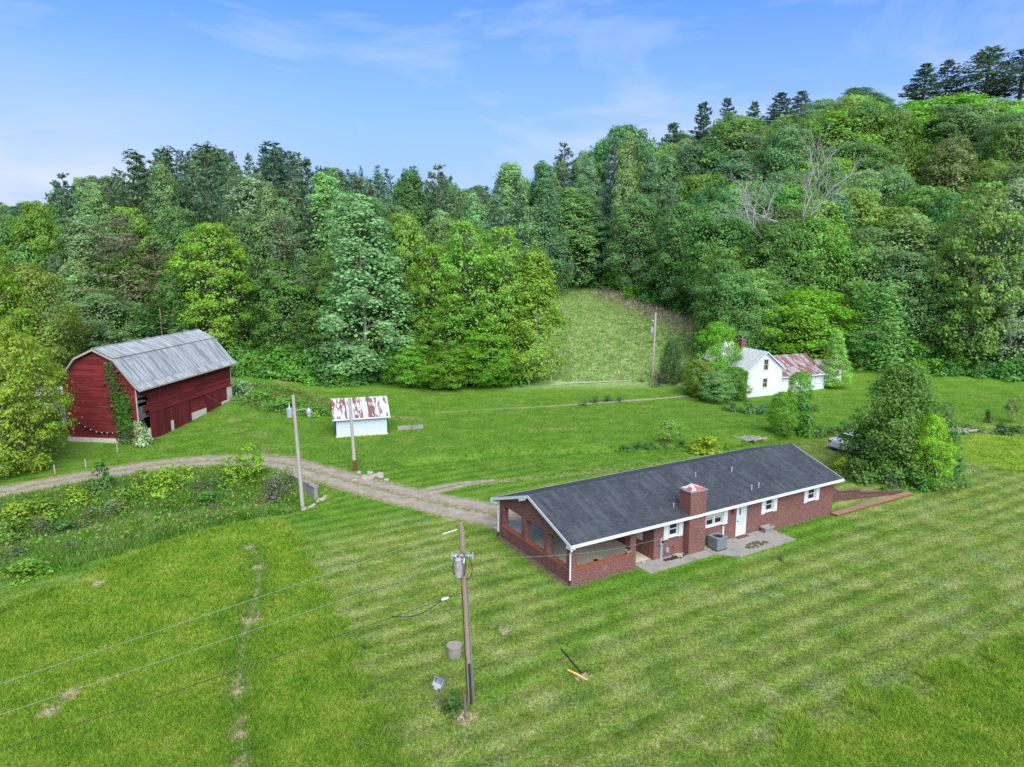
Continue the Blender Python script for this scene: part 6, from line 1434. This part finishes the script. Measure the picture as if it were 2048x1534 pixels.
sw_ = mk['straw'] > 0.25
if sw_.sum() > 10: blades('dead_straw', x[sw_], y[sw_], 0.07 + 0.03*rg.random(sw_.sum()), 0.012, 3, rg, 1.5)
x, y = area(26000, -48, -13, 36, 58, rg); mk = masks(x, y); b_ = (mk['brush'] > 0.5) & (d_line(x, y, DRIVE) > 2.0)
blades('tall_ditch_grass', x[b_], y[b_], 0.42 + 0.25*rg.random(b_.sum()), 0.028, 6, rg, 0.45)
x, y = scatter(60000, 200, 2100, 790, 945, rg); m = keep_mask(x, y) & (y < 100) & (d_line(x, y, PATH) > 0.8); x, y = x[m], y[m]
blades('far_lawn_grass', x, y, 0.09 + 0.05*rg.random(len(x)), 0.035, 2, rg, 0.6)
x, y = area(26000, 0, 36, 94, 156, rg); b_ = sd_poly(x, y, MEADOW_H) < 2
blades('meadow_hay', x[b_], y[b_], 0.30 + 0.25*rg.random(b_.sum()), 0.06, 3, rg, 1.3)
BANK = [(pl(u, y), y) for u, y in ((462,84),(520,87),(600,87),(664,82),(672,74),(610,74),(540,75),(470,77))]
for nm, cnt, c, s_, hm in (('weeds', 16000, (0.14,0.29,0.04,1), 0.17, 0.7), ('weeds', 9000, (0.22,0.32,0.04,1), 0.17, 0.8), ('dead_weeds', 4000, (0.24,0.22,0.14,1), 0.13, 0.8), ('weeds', 6000, (0.09,0.22,0.05,1), 0.16, 0.55)):
    nc_ = cnt//55; cx, cy = area(nc_*5, -48, -13, 34, 58, rg); ex, ey = area(nc_*2, -36, -15, 72, 90, rg); cx, cy = np.r_[ex, cx], np.r_[ey, cy]; k_ = ((sd_poly(cx, cy, BRUSH) < -0.5) | (sd_poly(cx, cy, BANK) < -0.5)) & (d_line(cx, cy, DRIVE) > 2.4); cx, cy = cx[k_][:int(nc_*1.5)], cy[k_][:int(nc_*1.5)]
    rr_ = rg.uniform(0.35, 1.1, len(cx)); m_ = 55; px2 = (cx[:,None] + rg.normal(0, 1, (len(cx), m_))*rr_[:,None]*0.6).ravel(); py2 = (cy[:,None] + rg.normal(0, 1, (len(cx), m_))*rr_[:,None]*0.6).ravel()
    hz_ = (rg.random((len(cx), m_))**0.7*rr_[:,None]*hm).ravel(); C_ = np.stack([px2, py2, zf(px2, py2)+hz_+0.03], 1)
    o = link(nm, np_mesh(nm, leaves(C_, np.array([0,0,0.6])+0.7*rg.standard_normal((len(C_),3)), s_, 0.6, rng=rg), 4), M_LEAF); o.color = c; tag(o, kind='stuff')
ed = MEADOW_H[6:10]; bx_, by_ = [], []
for (ax, ay), (bx2, by2) in zip(ed[:-1], ed[1:]):
    t_ = rg.random(2600); bx_.append(ax+(bx2-ax)*t_+rg.normal(0, 1.8, 2600)); by_.append(ay+(by2-ay)*t_+rg.normal(0, 2.0, 2600)-1.6)
bx_, by_ = np.concatenate(bx_), np.concatenate(by_); C_ = np.stack([bx_, by_, zf(bx_, by_)+rg.random(len(bx_))*0.9], 1)
o = link('dead_brush', np_mesh('dead_brush', leaves(C_, rg.standard_normal((len(C_),3)), 0.42, 0.22, rng=rg), 4), M_LEAF); o.color = (0.36,0.33,0.22,1); tag(o, kind='stuff')
x, y = area(1500, -25, 60, 60, 72, rg); b_ = d_line(x, y, CREEK) < 1.0
blades('creek_grass', x[b_], y[b_], 0.35 + 0.2*rg.random(b_.sum()), 0.03, 8, rg, 0.4)
print("trees", len(picked), 'objects', len(bpy.data.objects), 'mesh tris', sum(len(m.loops)-2*len(m.polygons) for m in bpy.data.meshes))
